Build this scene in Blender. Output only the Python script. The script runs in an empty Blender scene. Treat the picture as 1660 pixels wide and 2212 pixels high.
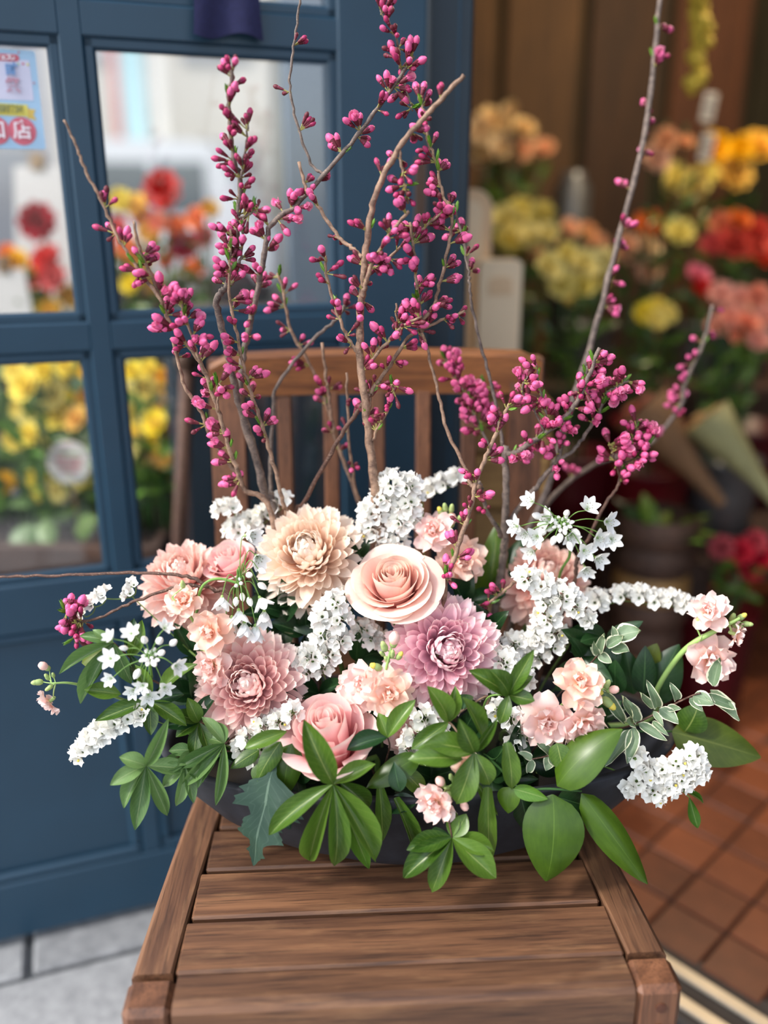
import bpy, math, random
from mathutils import Vector, Matrix, noise

# ------------------------------------------------------------------ camera, world, light, exposure
SC = bpy.context.scene
COL = SC.collection
PITCH = math.radians(18.5)
FPX, CAMZ = 1900.0, 1.08
SP, CP = math.sin(PITCH), math.cos(PITCH)
CAM = Vector((0, 0, CAMZ))
cam = bpy.data.objects.new('camera', bpy.data.cameras.new('camera'))
COL.objects.link(cam)
cam.location = CAM
cam.rotation_euler = (math.pi / 2 - PITCH, 0, 0)
cam.data.sensor_fit = 'VERTICAL'
cam.data.sensor_height = 24.0
cam.data.lens = 24.0 * FPX / 2212.0
cam.data.clip_start = 0.02
cam.data.dof.use_dof = True
cam.data.dof.focus_distance = 0.885
cam.data.dof.aperture_fstop = 0.85
SC.camera = cam
SC.view_settings.view_transform = 'Standard'
SC.view_settings.look = 'None'
SC.view_settings.gamma = 1.0
SC.view_settings.use_curve_mapping = False
SC.view_settings.exposure = 0.62
SC.cycles.use_denoising = True
SC.cycles.max_bounces = 8
SC.cycles.transparent_max_bounces = 16

W = bpy.data.worlds.new('sky')
SC.world = W
W.use_nodes = True
_n = W.node_tree.nodes
_sky = _n.new('ShaderNodeTexSky')
_sky.sky_type = 'NISHITA'
_sky.sun_disc = False
_sky.sun_elevation = math.radians(48)
_sky.sun_rotation = math.radians(-100)
_sky.dust_density = 2.5
_sky.air_density = 1.0
_hs = _n.new('ShaderNodeHueSaturation')
_hs.inputs['Saturation'].default_value = 0.45
W.node_tree.links.new(_sky.outputs[0], _hs.inputs['Color'])
W.node_tree.links.new(_hs.outputs[0], _n['Background'].inputs[0])
_n['Background'].inputs[1].default_value = 0.29

def add_sun(direction_from, strength, angle, color):
    l = bpy.data.lights.new('sun', 'SUN')
    l.energy = strength
    l.angle = math.radians(angle)
    l.color = color
    o = bpy.data.objects.new('sun', l)
    COL.objects.link(o)
    d = -Vector(direction_from).normalized()
    o.rotation_euler = d.to_track_quat('-Z', 'Y').to_euler()
    return o
add_sun((-0.80, -0.42, 0.84), 1.75, 7.0, (1.0, 0.95, 0.88))

# ------------------------------------------------------------------ helpers
def ray(px, py):
    dx = (px - 830.0) / FPX
    dy = (1106.0 - py) / FPX
    return Vector((dx, dy * SP + CP, dy * CP - SP))
def P(px, py, Y):
    r = ray(px, py)
    t = Y / r.y
    return CAM + r * t
def mpp(px, py, Y):                       # metres covered by one photo pixel at that place
    return Y / ray(px, py).y / FPX
def PZ(px, py, z):
    r = ray(px, py)
    return CAM + r * ((z - CAMZ) / r.z)
def inframe(p, m=60):
    v = p - CAM
    zc = v.y * CP - v.z * SP
    if zc < 0.05: return False
    yu = (v.y * SP + v.z * CP) / zc
    x = 830 + FPX * v.x / zc; y = 1106 - FPX * yu
    return -m < x < 1660 + m and -m < y < 2212 + m

def tag(o, label, cat=None, group=None, kind=None):
    if label: o['label'] = label
    if cat: o['category'] = cat
    if group: o['group'] = group
    if kind: o['kind'] = kind
    return o
def thing(name, loc, label, cat, group=None):
    o = bpy.data.objects.new(name, None)
    o.empty_display_size = 0.02
    o.location = loc
    COL.objects.link(o)
    return tag(o, label, cat, group)
WLOC = {}
def wloc(o):
    v = Vector(o.location)
    while o.parent is not None:
        o = o.parent
        v = v + Vector(o.location)
    return v
def put(name, me, parent=None, M=None):
    """link one mesh object; M is its world matrix, parents are unrotated empties or meshes"""
    o = bpy.data.objects.new(name, me)
    if parent is not None:
        o.parent = parent
        off = Matrix.Translation(-wloc(parent))
        o.matrix_basis = off @ M if M is not None else off
    elif M is not None:
        o.matrix_basis = M
    COL.objects.link(o)
    return o
def sub(name, loc, parent):               # an empty that is a part
    o = bpy.data.objects.new(name, None)
    o.empty_display_size = 0.01
    o.parent = parent
    o.location = Vector(loc) - wloc(parent)
    COL.objects.link(o)
    return o

class MB:
    def __init__(s): s.v = []; s.f = []; s.m = []; s.uv = {}
    def add(s, verts, faces, mi=0, uvs=None):
        b = len(s.v)
        s.v += [tuple(v) for v in verts]
        for f in faces:
            s.f.append(tuple(i + b for i in f)); s.m.append(mi)
        if uvs:
            for i, u in enumerate(uvs): s.uv[b + i] = u
        return s
    def box(s, x0, x1, y0, y1, z0, z1, mi=0, M=None):
        v = [Vector((x, y, z)) for z in (z0, z1) for y in (y0, y1) for x in (x0, x1)]
        if M is not None: v = [M @ p for p in v]
        return s.add(v, [(0, 2, 3, 1), (4, 5, 7, 6), (0, 1, 5, 4), (2, 6, 7, 3), (0, 4, 6, 2), (1, 3, 7, 5)], mi)
    def bbox(s, x0, x1, y0, y1, z0, z1, b=0.003, mi=0, M=None):
        """box with chamfered edges"""
        b = min(b, (x1 - x0) * .45, (y1 - y0) * .45, (z1 - z0) * .45)
        vs = []; idx = {}
        for ix, (x, sx) in enumerate(((x0, 1), (x1, -1))):
            for iy, (y, sy) in enumerate(((y0, 1), (y1, -1))):
                for iz, (z, sz) in enumerate(((z0, 1), (z1, -1))):
                    for a, d in enumerate(((0, sy * b, sz * b), (sx * b, 0, sz * b), (sx * b, sy * b, 0))):
                        idx[(ix, iy, iz, a)] = len(vs)
                        vs.append(Vector((x + d[0], y + d[1], z + d[2])))
        F = []
        for i in (0, 1):
            q = [idx[(i, 0, 0, 0)], idx[(i, 1, 0, 0)], idx[(i, 1, 1, 0)], idx[(i, 0, 1, 0)]]
            F.append(q if i else q[::-1])
            q = [idx[(0, i, 0, 1)], idx[(0, i, 1, 1)], idx[(1, i, 1, 1)], idx[(1, i, 0, 1)]]
            F.append(q if i else q[::-1])
            q = [idx[(0, 0, i, 2)], idx[(1, 0, i, 2)], idx[(1, 1, i, 2)], idx[(0, 1, i, 2)]]
            F.append(q if i else q[::-1])
        for i in (0, 1):
            for j in (0, 1):
                F.append([idx[(i, j, 0, 0)], idx[(i, j, 1, 0)], idx[(i, j, 1, 1)], idx[(i, j, 0, 1)]])
                F.append([idx[(i, 0, j, 0)], idx[(i, 1, j, 0)], idx[(i, 1, j, 2)], idx[(i, 0, j, 2)]])
                F.append([idx[(0, i, j, 1)], idx[(1, i, j, 1)], idx[(1, i, j, 2)], idx[(0, i, j, 2)]])
                for k in (0, 1):
                    F.append([idx[(i, j, k, 0)], idx[(i, j, k, 1)], idx[(i, j, k, 2)]])
        c = Vector(((x0 + x1) / 2, (y0 + y1) / 2, (z0 + z1) / 2))
        out = []
        for f in F:
            p = [vs[i] for i in f]
            n = (p[1] - p[0]).cross(p[2] - p[0])
            m = sum(p, Vector()) / len(p)
            out.append(f if n.dot(m - c) > 0 else f[::-1])
        if M is not None: vs = [M @ p for p in vs]
        return s.add(vs, out, mi)
    def tube(s, pts, rad, n=6, mi=0, cap=True):
        pts = [Vector(p) for p in pts]
        if not hasattr(rad, '__len__'): rad = [rad] * len(pts)
        t0 = (pts[1] - pts[0]).normalized()
        u = t0.orthogonal().normalized()
        vs = []; fs = []
        for i, p in enumerate(pts):
            a = pts[max(i - 1, 0)]; b = pts[min(i + 1, len(pts) - 1)]
            t = (b - a).normalized()
            u = (u - t * u.dot(t))
            u = u.normalized() if u.length > 1e-6 else t.orthogonal().normalized()
            w = t.cross(u)
            for k in range(n):
                q = 2 * math.pi * k / n
                vs.append(p + (u * math.cos(q) + w * math.sin(q)) * rad[i])
        for i in range(len(pts) - 1):
            for k in range(n):
                fs.append((i * n + k, i * n + (k + 1) % n, (i + 1) * n + (k + 1) % n, (i + 1) * n + k))
        if cap:
            fs.append(tuple(range(n))[::-1]); fs.append(tuple(range((len(pts) - 1) * n, len(pts) * n)))
        return s.add(vs, fs, mi)
    def lathe(s, prof, n=12, mi=0, M=None, mis=None):
        vs = []; fs = []; ms = []
        for r, y in prof:
            for k in range(n):
                q = 2 * math.pi * k / n
                v = Vector((r * math.cos(q), y, -r * math.sin(q)))
                vs.append(M @ v if M is not None else v)
        b = len(s.v); s.v += [tuple(v) for v in vs]
        for i in range(len(prof) - 1):
            for k in range(n):
                s.f.append((b + i * n + k, b + i * n + (k + 1) % n, b + (i + 1) * n + (k + 1) % n, b + (i + 1) * n + k))
                s.m.append(mis[i] if mis else mi)
        return s
    def mesh(s, name, mats, smooth=True):
        me = bpy.data.meshes.new(name)
        me.from_pydata(s.v, [], s.f)
        for m in (mats if isinstance(mats, (list, tuple)) else [mats]): me.materials.append(m)
        me.polygons.foreach_set('material_index', s.m)
        me.polygons.foreach_set('use_smooth', [smooth] * len(s.f))
        if s.uv:
            ul = me.uv_layers.new(name='UVMap')
            d = [0.0] * (2 * len(me.loops))
            for l in me.loops:
                u = s.uv.get(l.vertex_index, (0.5, 0.5))
                d[2 * l.index] = u[0]; d[2 * l.index + 1] = u[1]
            ul.data.foreach_set('uv', d)
        me.update()
        return me

def spline(pts, k=5):
    pts = [Vector(p) for p in pts]
    if len(pts) < 3: 
        return [pts[0].lerp(pts[1], i / k) for i in range(k + 1)]
    out = []
    q = [pts[0] * 2 - pts[1]] + pts + [pts[-1] * 2 - pts[-2]]
    for i in range(1, len(q) - 2):
        a, b, c, d = q[i - 1], q[i], q[i + 1], q[i + 2]
        for j in range(k):
            t = j / k
            out.append(0.5 * ((2 * b) + (c - a) * t + (2 * a - 5 * b + 4 * c - d) * t * t + (3 * b - a - 3 * c + d) * t ** 3))
    out.append(pts[-1])
    return out

def frame(pos, y, z, sx=1.0, sy=1.0, sz=1.0):
    y = Vector(y).normalized(); z = Vector(z)
    z = z - y * z.dot(y)
    z = z.normalized() if z.length > 1e-6 else y.orthogonal().normalized()
    x = y.cross(z)
    return Matrix(((x.x * sx, y.x * sy, z.x * sz, pos[0]), (x.y * sx, y.y * sy, z.y * sz, pos[1]), (x.z * sx, y.z * sy, z.z * sz, pos[2]), (0, 0, 0, 1)))

def blade(mb, L, Wd, wfun, cup=0.0, bend=0.0, nu=8, nv=4, ruffle=0.0, seed=0, side=0.0, curl=0.0, norm=False, M=None, mi=0, notch=0.0):
    """a leaf or petal: grows along +Y, upper face +Z; bend>0 curls the tip towards +Z; UV: x across, y along"""
    y = z = 0.0; pts = []
    for i in range(nu + 1):
        t = i / nu
        th = bend * t + curl * max(0, t - .6) ** 2 * 6
        pts.append((y, z, th))
        y += math.cos(th) * L / nu; z += math.sin(th) * L / nu
    vs = []; uv = []
    for i, (y, z, th) in enumerate(pts):
        t = i / nu; w = Wd * .5 * wfun(t)
        for j in range(nv + 1):
            s = -1 + 2 * j / nv
            h = cup * w * s * s
            if ruffle:
                h += ruffle * Wd * abs(s) ** 1.5 * t * math.sin(t * 9 + s * 3 + seed * 1.7) + ruffle * .5 * Wd * noise.noise(Vector((s * 1.5 + seed, t * 3, seed * .37))) * t
            yy = y - math.sin(th) * h; zz = z + math.cos(th) * h
            if notch and t > .9: yy -= notch * L * (1 - abs(s)) * (t - .9) * 10
            vs.append(Vector((s * w + side * L * 4 * t * (1 - t), yy, zz))); uv.append((j / nv, t))
    if norm:                                # bring the tip to exactly (0, L, 0)
        ey, ez, _ = pts[-1]
        a = math.atan2(ez, ey); k = L / math.hypot(ey, ez)
        ca, sa = math.cos(a), math.sin(a)
        vs = [Vector((v.x, (v.y * ca + v.z * sa) * k, (-v.y * sa + v.z * ca) * k)) for v in vs]
    if M is not None: vs = [M @ v for v in vs]
    fs = []
    for i in range(nu):
        for j in range(nv):
            a = i * (nv + 1) + j
            fs.append((a, a + 1, a + nv + 2, a + nv + 1))
    mb.add(vs, fs, mi, uv)
    return mb

def w_petal(t): return (.42 + .58 * min(1, t * 1.7)) * (1.0 if t < .62 else max(.22, math.sqrt(max(0, 1 - ((t - .62) / .385) ** 2))))
def w_lance(t): return max(.015, math.sin(math.pi * t ** 1.04) ** .9) if 0 < t < 1 else .03
def w_obl(t): return (max(.03, math.sin(math.pi * t ** 1.25) ** .9)) if 0 < t < 1 else .03
def w_ovate(t): return max(.02, math.sin(math.pi * t ** .72) ** .75) if 0 < t < 1 else .03
def w_round(t): return max(.16, math.sqrt(max(0, 1 - (2 * t - 1.05) ** 2))) * (.45 + .55 * min(1, t * 1.7)) if t < 1 else .35
def w_strap(t): return min(1, .45 + t * 1.6) * (1 if t < .55 else max(.03, 1 - ((t - .55) / .45) ** 1.6))

# ------------------------------------------------------------------ materials
def srgb(r, g, b):
    f = lambda c: (c / 255 / 12.92) if c <= 10 else ((c / 255 + .055) / 1.055) ** 2.4
    return (f(r), f(g), f(b), 1.0)
class NT:
    def __init__(s, name):
        s.mat = bpy.data.materials.new(name); s.mat.use_nodes = True
        s.t = s.mat.node_tree; s.n = s.t.nodes; s.bsdf = s.n['Principled BSDF']; s.out = s.n['Material Output']
    def new(s, t, **k):
        n = s.n.new(t)
        for a, b in k.items(): setattr(n, a, b)
        return n
    def link(s, a, b): s.t.links.new(a, b)
    def ramp(s, fac, stops, interp='LINEAR'):
        r = s.new('ShaderNodeValToRGB'); e = r.color_ramp.elements
        r.color_ramp.interpolation = interp
        while len(e) < len(stops): e.new(.5)
        for i, (p, c) in enumerate(stops): e[i].position = p; e[i].color = c
        s.link(fac, r.inputs[0]); return r.outputs[0]
    def mix(s, fac, a, b, mode='MIX'):
        m = s.new('ShaderNodeMix', data_type='RGBA', blend_type=mode)
        for sock, v in ((m.inputs[0], fac), (m.inputs[6], a), (m.inputs[7], b)):
            if hasattr(v, 'is_output'): s.link(v, sock)
            else: sock.default_value = v
        return m.outputs[2]
    def math(s, op, a, b=None):
        m = s.new('ShaderNodeMath', operation=op)
        for i, v in enumerate((a, b)):
            if v is None: continue
            if hasattr(v, 'is_output'): s.link(v, m.inputs[i])
            else: m.inputs[i].default_value = v
        return m.outputs[0]
    def noise(s, scale, detail=3, vec=None, rough=.55):
        n = s.new('ShaderNodeTexNoise'); n.inputs['Scale'].default_value = scale; n.inputs['Detail'].default_value = detail; n.inputs['Roughness'].default_value = rough
        if vec is not None: s.link(vec, n.inputs['Vector'])
        return n.outputs['Fac']
    def mapped(s, out='Object', scale=(1, 1, 1), loc=(0, 0, 0)):
        c = s.new('ShaderNodeTexCoord'); m = s.new('ShaderNodeMapping')
        m.inputs['Scale'].default_value = scale; m.inputs['Location'].default_value = loc
        s.link(c.outputs[out], m.inputs[0]); return m.outputs[0]
    def bump(s, h, strength=.3, dist=.002):
        b = s.new('ShaderNodeBump'); b.inputs['Strength'].default_value = strength; b.inputs['Distance'].default_value = dist
        s.link(h, b.inputs['Height']); s.link(b.outputs[0], s.bsdf.inputs['Normal'])
    def col(s, v):
        if hasattr(v, 'is_output'): s.link(v, s.bsdf.inputs['Base Color'])
        else: s.bsdf.inputs['Base Color'].default_value = v
    def rough(s, v): s.bsdf.inputs['Roughness'].default_value = v
    def translucent(s, colour, fac):
        tr = s.new('ShaderNodeBsdfTranslucent'); mx = s.new('ShaderNodeMixShader')
        mx.inputs[0].default_value = fac
        if hasattr(colour, 'is_output'): s.link(colour, tr.inputs[0])
        else: tr.inputs[0].default_value = colour
        s.link(s.bsdf.outputs[0], mx.inputs[1]); s.link(tr.outputs[0], mx.inputs[2]); s.link(mx.outputs[0], s.out.inputs[0])

def dim(c, k): return tuple(x * k for x in c[:3]) + (1.0,)
def m_plain(name, c, rough=.6, var=.12, scale=30, spec=.4, metal=0, bump=0):
    k = NT(name); v = k.mapped()
    n = k.noise(scale, 4, v)
    d = tuple(x * (1 - var) for x in c[:3]) + (1,); l = tuple(min(1, x * (1 + var)) for x in c[:3]) + (1,)
    k.col(k.ramp(n, [(.3, d), (.7, l)])); k.rough(rough); k.bsdf.inputs['Specular IOR Level'].default_value = spec
    k.bsdf.inputs['Metallic'].default_value = metal
    if bump: k.bump(n, bump, .002)
    return k.mat
def m_petal(name, stops, rough=.55, tr=.30, var=.10):
    k = NT(name); uv = k.new('ShaderNodeTexCoord'); sp = k.new('ShaderNodeSeparateXYZ')
    k.link(uv.outputs['UV'], sp.inputs[0])
    c = k.ramp(sp.outputs[1], stops)
    veins = k.noise(1.0, 2, k.mapped('UV', (26, 2.2, 1)))
    c = k.mix(k.math('MULTIPLY', veins, .22), c, stops[0][1])
    oi = k.new('ShaderNodeObjectInfo')
    g = k.math('ADD', k.math('MULTIPLY', oi.outputs['Random'], var * 2), 1 - var)
    hs = k.new('ShaderNodeHueSaturation'); k.link(c, hs.inputs['Color'])
    k.link(g, hs.inputs['Saturation'])
    k.col(hs.outputs[0]); k.rough(rough); k.bsdf.inputs['Specular IOR Level'].default_value = .25
    k.translucent(hs.outputs[0], tr)
    return k.mat
def m_leaf(name, dark, light, rib, rough=.31, tr=.25, ribw=.02, edge=None, veins=.5, back=1.35, parallel=False):
    dark, light, rib = dim(dark, .68), dim(light, .70), dim(rib, .60)
    k = NT(name); uv = k.new('ShaderNodeTexCoord'); sp = k.new('ShaderNodeSeparateXYZ')
    k.link(uv.outputs['UV'], sp.inputs[0])
    a = k.math('ABSOLUTE', k.math('SUBTRACT', sp.outputs[0], .5))
    n = k.noise(6, 3, k.mapped('Object', (1, 1, 1)))
    oi = k.new('ShaderNodeObjectInfo')
    f = k.math('ADD', k.math('MULTIPLY', n, .5), k.math('MULTIPLY', oi.outputs['Random'], .55))
    c = k.ramp(f, [(.15, dark), (.85, light)])
    # side veins slanting off the midrib
    sv = k.math('SINE', k.math('MULTIPLY', k.math('SUBTRACT', sp.outputs[1], k.math('MULTIPLY', a, .5)), 62))
    sv = k.math('MULTIPLY', k.math('GREATER_THAN', sv, .88), .25 * veins)
    c = k.mix(sv, c, rib)
    if parallel:
        st = k.noise(1.0, 2, k.mapped('UV', (46, 1.2, 1)))
        c = k.mix(k.math('MULTIPLY', st, .55), c, dark)
    r = k.math('MULTIPLY', k.math('LESS_THAN', a, ribw), .75)
    c = k.mix(r, c, rib)
    if edge:
        e = k.math('GREATER_THAN', k.math('ADD', a, k.math('MULTIPLY', n, .10)), .455)
        c = k.mix(e, c, edge)
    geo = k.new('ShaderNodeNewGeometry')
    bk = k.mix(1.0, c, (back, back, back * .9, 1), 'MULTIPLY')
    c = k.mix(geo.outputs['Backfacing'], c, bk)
    k.col(c); k.rough(rough); k.bsdf.inputs['Specular IOR Level'].default_value = .5
    k.translucent(c, tr)
    return k.mat
def m_wood(name, axis, dark, light, rough=.5, worn=None):
    dark, light = dim(dark, .52), dim(light, .52)
    worn = dim(worn, .54) if worn else None
    k = NT(name)
    s = [55, 55, 55]; s[axis] = 3.2
    v = k.mapped('Object', tuple(s))
    n = k.noise(1.0, 6, v, .65)
    s2 = [420, 420, 420]; s2[axis] = 14
    n2 = k.noise(1.0, 3, k.mapped('Object', tuple(s2)))
    c = k.ramp(n, [(.33, dark), (.5, tuple((a + b) / 2 for a, b in zip(dark, light))), (.66, light)])
    oi = k.new('ShaderNodeObjectInfo')
    hs = k.new('ShaderNodeHueSaturation'); k.link(c, hs.inputs['Color'])
    k.link(k.math('ADD', k.math('MULTIPLY', oi.outputs['Random'], .35), .82), hs.inputs['Value'])
    c = k.mix(k.math('MULTIPLY', k.ramp(n2, [(.52, (0, 0, 0, 1)), (.66, (1, 1, 1, 1))]), .62), hs.outputs[0], tuple(x * .45 for x in dark[:3]) + (1,))
    if worn:
        s3 = [60, 60, 60]; s3[axis] = 9
        n3 = k.noise(1.0, 5, k.mapped('Object', tuple(s3)), .7)
        c = k.mix(k.ramp(n3, [(.52, (0, 0, 0, 1)), (.74, (.5, .5, .5, 1))]), c, worn)
    k.col(c); k.rough(rough); k.bump(n2, .25, .001)
    return k.mat
def m_glass(name, refl=.5, tint=(1, 1, 1, 1)):
    k = NT(name); k.n.remove(k.bsdf)
    tr = k.new('ShaderNodeBsdfTransparent'); tr.inputs[0].default_value = tint
    gl = k.new('ShaderNodeBsdfGlossy'); gl.inputs['Roughness'].default_value = .03
    fr = k.new('ShaderNodeFresnel'); fr.inputs[0].default_value = 1.5
    mx = k.new('ShaderNodeMixShader')
    k.link(k.math('MULTIPLY', fr.outputs[0], refl), mx.inputs[0])
    k.link(tr.outputs[0], mx.inputs[1]); k.link(gl.outputs[0], mx.inputs[2]); k.link(mx.outputs[0], k.out.inputs[0])
    return k.mat

MAT = {}
MAT['door'] = m_plain('navy_paint', dim(srgb(42, 82, 108), .56), .42, .06, 12, .5)
MAT['frame_dark'] = m_plain('dark_navy_paint', dim(srgb(38, 60, 76), .5), .5, .08, 12, .4)
MAT['pane'] = m_glass('window_glass', 1.7)
MAT['wood_x'] = m_wood('teak_along_x', 0, srgb(84, 52, 34), srgb(156, 108, 74), .58, srgb(186, 138, 96))
MAT['wood_y'] = m_wood('teak_along_y', 1, srgb(90, 56, 38), srgb(160, 112, 78), .58, srgb(190, 142, 100))
MAT['wood_z'] = m_wood('teak_along_z', 2, srgb(104, 64, 42), srgb(168, 112, 78), .5)
MAT['wood_rail'] = m_wood('teak_rail', 0, srgb(126, 72, 36), srgb(182, 116, 62), .45)
MAT['dowel'] = m_plain('dark_dowel', srgb(82, 48, 34), .6)
MAT['bowl'] = m_plain('charcoal_bowl', dim(srgb(56, 58, 66), .6), .62, .22, 60, .35, bump=.15)
MAT['foam'] = m_plain('floral_foam_green', dim(srgb(26, 44, 28), .5), .9, .2)
MAT['bark'] = None
def m_bark(name, dark, light):
    k = NT(name)
    n = k.noise(140, 5, k.mapped('Object', (1, 1, 1)))
    l = k.noise(420, 2, k.mapped('Object', (1, 1, 2.2)))
    c = k.ramp(n, [(.3, dark), (.7, light)])
    c = k.mix(k.math('MULTIPLY', k.math('GREATER_THAN', l, .63), .5), c, srgb(172, 148, 126))
    k.col(c); k.rough(.7); k.bump(l, .35, .0012)
    return k.mat
MAT['bark'] = m_bark('cherry_bark', srgb(92, 68, 56), srgb(168, 136, 112))
MAT['bark_grey'] = m_bark('grey_cherry_bark', srgb(72, 62, 58), srgb(132, 116, 106))
MAT['bark_dark'] = m_bark('dark_twig_bark', srgb(58, 38, 32), srgb(104, 72, 58))

# ------------------------------------------------------------------ setting: ground, tiles, door, shop shell
RND = random.Random(11)
G = 0.0
def struct(o, label=None):
    o['kind'] = 'structure'
    if label: o['label'] = label
    return o
MAT['mortar'] = m_plain('dark_tile_joint', dim(srgb(84, 60, 48), .6), .9, .2, 40)
MAT['terracotta'] = None
def m_terracotta():
    k = NT('terracotta_tile'); oi = k.new('ShaderNodeObjectInfo')
    n = k.noise(22, 4, k.mapped('Object', (1, 1, 1)))
    f = k.math('ADD', k.math('MULTIPLY', n, .5), k.math('MULTIPLY', oi.outputs['Random'], .5))
    k.col(k.ramp(f, [(.2, dim(srgb(124, 66, 40), .62)), (.8, dim(srgb(182, 102, 62), .62))])); k.rough(.42)
    return k.mat
MAT['terracotta'] = m_terracotta()
def m_stone():
    k = NT('grey_stone_paver'); oi = k.new('ShaderNodeObjectInfo')
    n = k.noise(40, 6, k.mapped('Object', (1, 1, 1)), .75)
    f = k.math('ADD', k.math('MULTIPLY', n, .75), k.math('MULTIPLY', oi.outputs['Random'], .25))
    k.col(k.ramp(f, [(.25, dim(srgb(128, 130, 134), .6)), (.6, dim(srgb(196, 198, 200), .6)), (.8, dim(srgb(224, 224, 224), .6))])); k.rough(.75)
    return k.mat
MAT['stone'] = m_stone()
MAT['joint_dark'] = m_plain('dark_paving_joint', srgb(66, 70, 74), .9, .2, 30)
MAT['asphalt'] = m_plain('asphalt', srgb(126, 126, 128), .9, .15, 60)

# facade line: from the door post going right and towards the camera
HINGE = Vector((0.085, 1.345, 0))
FD = Vector((math.cos(math.radians(-46)), math.sin(math.radians(-46)), 0))   # along the threshold
FN = Vector((-FD.y, FD.x, 0))                                                  # into the shop
# outdoor ground
mb = MB(); mb.box(-14, 14, -8, 22, -0.10, -0.012)
pave = struct(put('ground', mb.mesh('ground', MAT['joint_dark'], False)), 'dark joints between the grey stone paving outside the shop')
# stone pavers parallel to the door leaf
DD = Vector((math.cos(math.radians(19.5)), math.sin(math.radians(19.5)), 0))
DN = Vector((-DD.y, DD.x, 0))
pm = MB(); pm.bbox(-.195, .195, -.145, .145, -.05, 0, .006)
pme = pm.mesh('stone_paver', MAT['stone'], False)
O0 = PZ(355, 2030, 0)
for i in range(-9, 7):
    for j in range(-6, 5):
        off = .2 if j % 2 else 0
        c = O0 + DD * (i * .40 + .20 + off) + DN * (j * .30 - .15)
        if (c - HINGE).dot(FN) > -.20: continue
        if inframe(c, 300) or (abs(c.x) < 1.6 and abs(c.y) < 1.8):
            put('stone_paver', pme, pave, frame(c + Vector((0, 0, RND.uniform(-.003, 0))), DN, (0, 0, 1)))
# shop floor
mb = MB()
def quad(mb, p, z0, z1, mi=0):
    v = [Vector((q.x, q.y, z0)) for q in p] + [Vector((q.x, q.y, z1)) for q in p]
    n = len(p)
    mb.add(v, [tuple(range(n))[::-1], tuple(range(n, 2 * n))] + [(i, (i + 1) % n, n + (i + 1) % n, n + i) for i in range(n)], mi)
A0 = HINGE - FD * .25; B0 = HINGE + FD * 2.6
quad(mb, [A0, B0, B0 + FN * 4.2, A0 + FN * 4.2], -.06, -.003)
floor = struct(put('floor', mb.mesh('floor', MAT['mortar'], False)), 'terracotta tiled shop floor with dark joints')
TS = .0965
tm = MB(); tm.bbox(-TS / 2 + .0028, TS / 2 - .0028, -TS / 2 + .0028, TS / 2 - .0028, -.02, .002, .002)
tme = tm.mesh('floor_tile', MAT['terracotta'], False)
T0 = PZ(1570, 2017, 0)
ts = []
for i in range(-40, 41):
    for j in range(-40, 41):
        c = T0 + FD * (TS * (i + .5)) + FN * (TS * (j + .5))
        d = (c - HINGE).dot(FN)
        if d < .10 or d > 4.1 or (c - HINGE).dot(FD) < -.2: continue
        if inframe(c, 60) and c.y < 3.4: ts.append((c.length, c))
ts.sort(key=lambda a: a[0])
for _, c in ts[:290]:
    put('floor_tile', tme, floor, frame(c + Vector((0, 0, RND.uniform(-.001, .0005))), FN, (0, 0, 1)))
rest = MB()
for _, c in ts[290:]:
    M = frame(c, FN, (0, 0, 1)); a = TS / 2 - .0028
    rest.box(-a, a, -a, a, -.02, .002, 0, M)
if rest.v:
    o = put('floor_tile', rest.mesh('floor_tiles_far', MAT['terracotta'], False), floor); o['kind'] = 'stuff'
# threshold: stone sill and two metal rails
MAT['rail_metal'] = m_plain('pale_metal_rail', srgb(196, 186, 170), .4, .1, 20, .5, .6)
MAT['sill'] = m_plain('dark_sill_stone', srgb(78, 70, 64), .7, .15, 30)
RB = PZ(1483, 2129, 0.0)
dd = (RB - HINGE).dot(FN)
mb = MB(); M = frame(HINGE, FN, (0, 0, 1)); s0 = (RB - HINGE).dot(FN)
Mx = Matrix(((FD.x, FN.x, 0, HINGE.x), (FD.y, FN.y, 0, HINGE.y), (0, 0, 1, 0), (0, 0, 0, 1)))
mb.bbox(-.2, 2.4, s0 - .06, .095, -.04, 0.0, .004)
th = struct(put('trim_1', mb.mesh('door_sill', MAT['sill'], False), None, Mx), 'dark stone door sill')
for q in (s0 - .045, s0 + .005):
    mb = MB(); mb.bbox(.05, 2.35, q, q + .022, 0.0, .006, .002)
    r = put('sill_rail', mb.mesh('sill_rail', MAT['rail_metal'], False)); r.parent = th

# shop shell
MAT['wall_brown'] = m_wood('brown_wall_panel', 2, srgb(66, 42, 22), srgb(104, 68, 36), .7)
MAT['wall_dark'] = m_plain('dark_olive_wall', dim(srgb(56, 50, 30), .6), .8, .2, 6)
MAT['wall_tan'] = m_wood('tan_wall_panel', 2, srgb(96, 66, 34), srgb(144, 102, 56), .7)
MAT['wall_orange'] = m_wood('orange_brown_wall_panel', 2, srgb(104, 56, 26), srgb(150, 88, 44), .7)
MAT['ceiling'] = m_plain('shop_ceiling', srgb(108, 96, 80), .9)
def wall(name, a, b, h0, h1, th, mat, label):
    a = Vector(a); b = Vector(b); d = (b - a).normalized(); n = Vector((-d.y, d.x, 0)) * th
    mb = MB(); quad(mb, [a, b, b + n, a + n], h0, h1)
    return struct(put(name, mb.mesh(name, mat, False)), label)
WL0 = Vector((.088, 1.43, 0)); WL1 = Vector((.088, 3.75, 0)); WR1 = Vector((3.1, 3.75, 0)); WR0 = HINGE + FD * 2.6
wb = wall('wall_back', WR1, WL1, 0, 2.7, -.1, MAT['wall_dark'], 'dark brown panelled back wall of the flower shop')
wall('wall_left', WL0, WL1, 0, 2.7, .05, MAT['wall_brown'], 'brown side wall inside the shop behind the door post')
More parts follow.
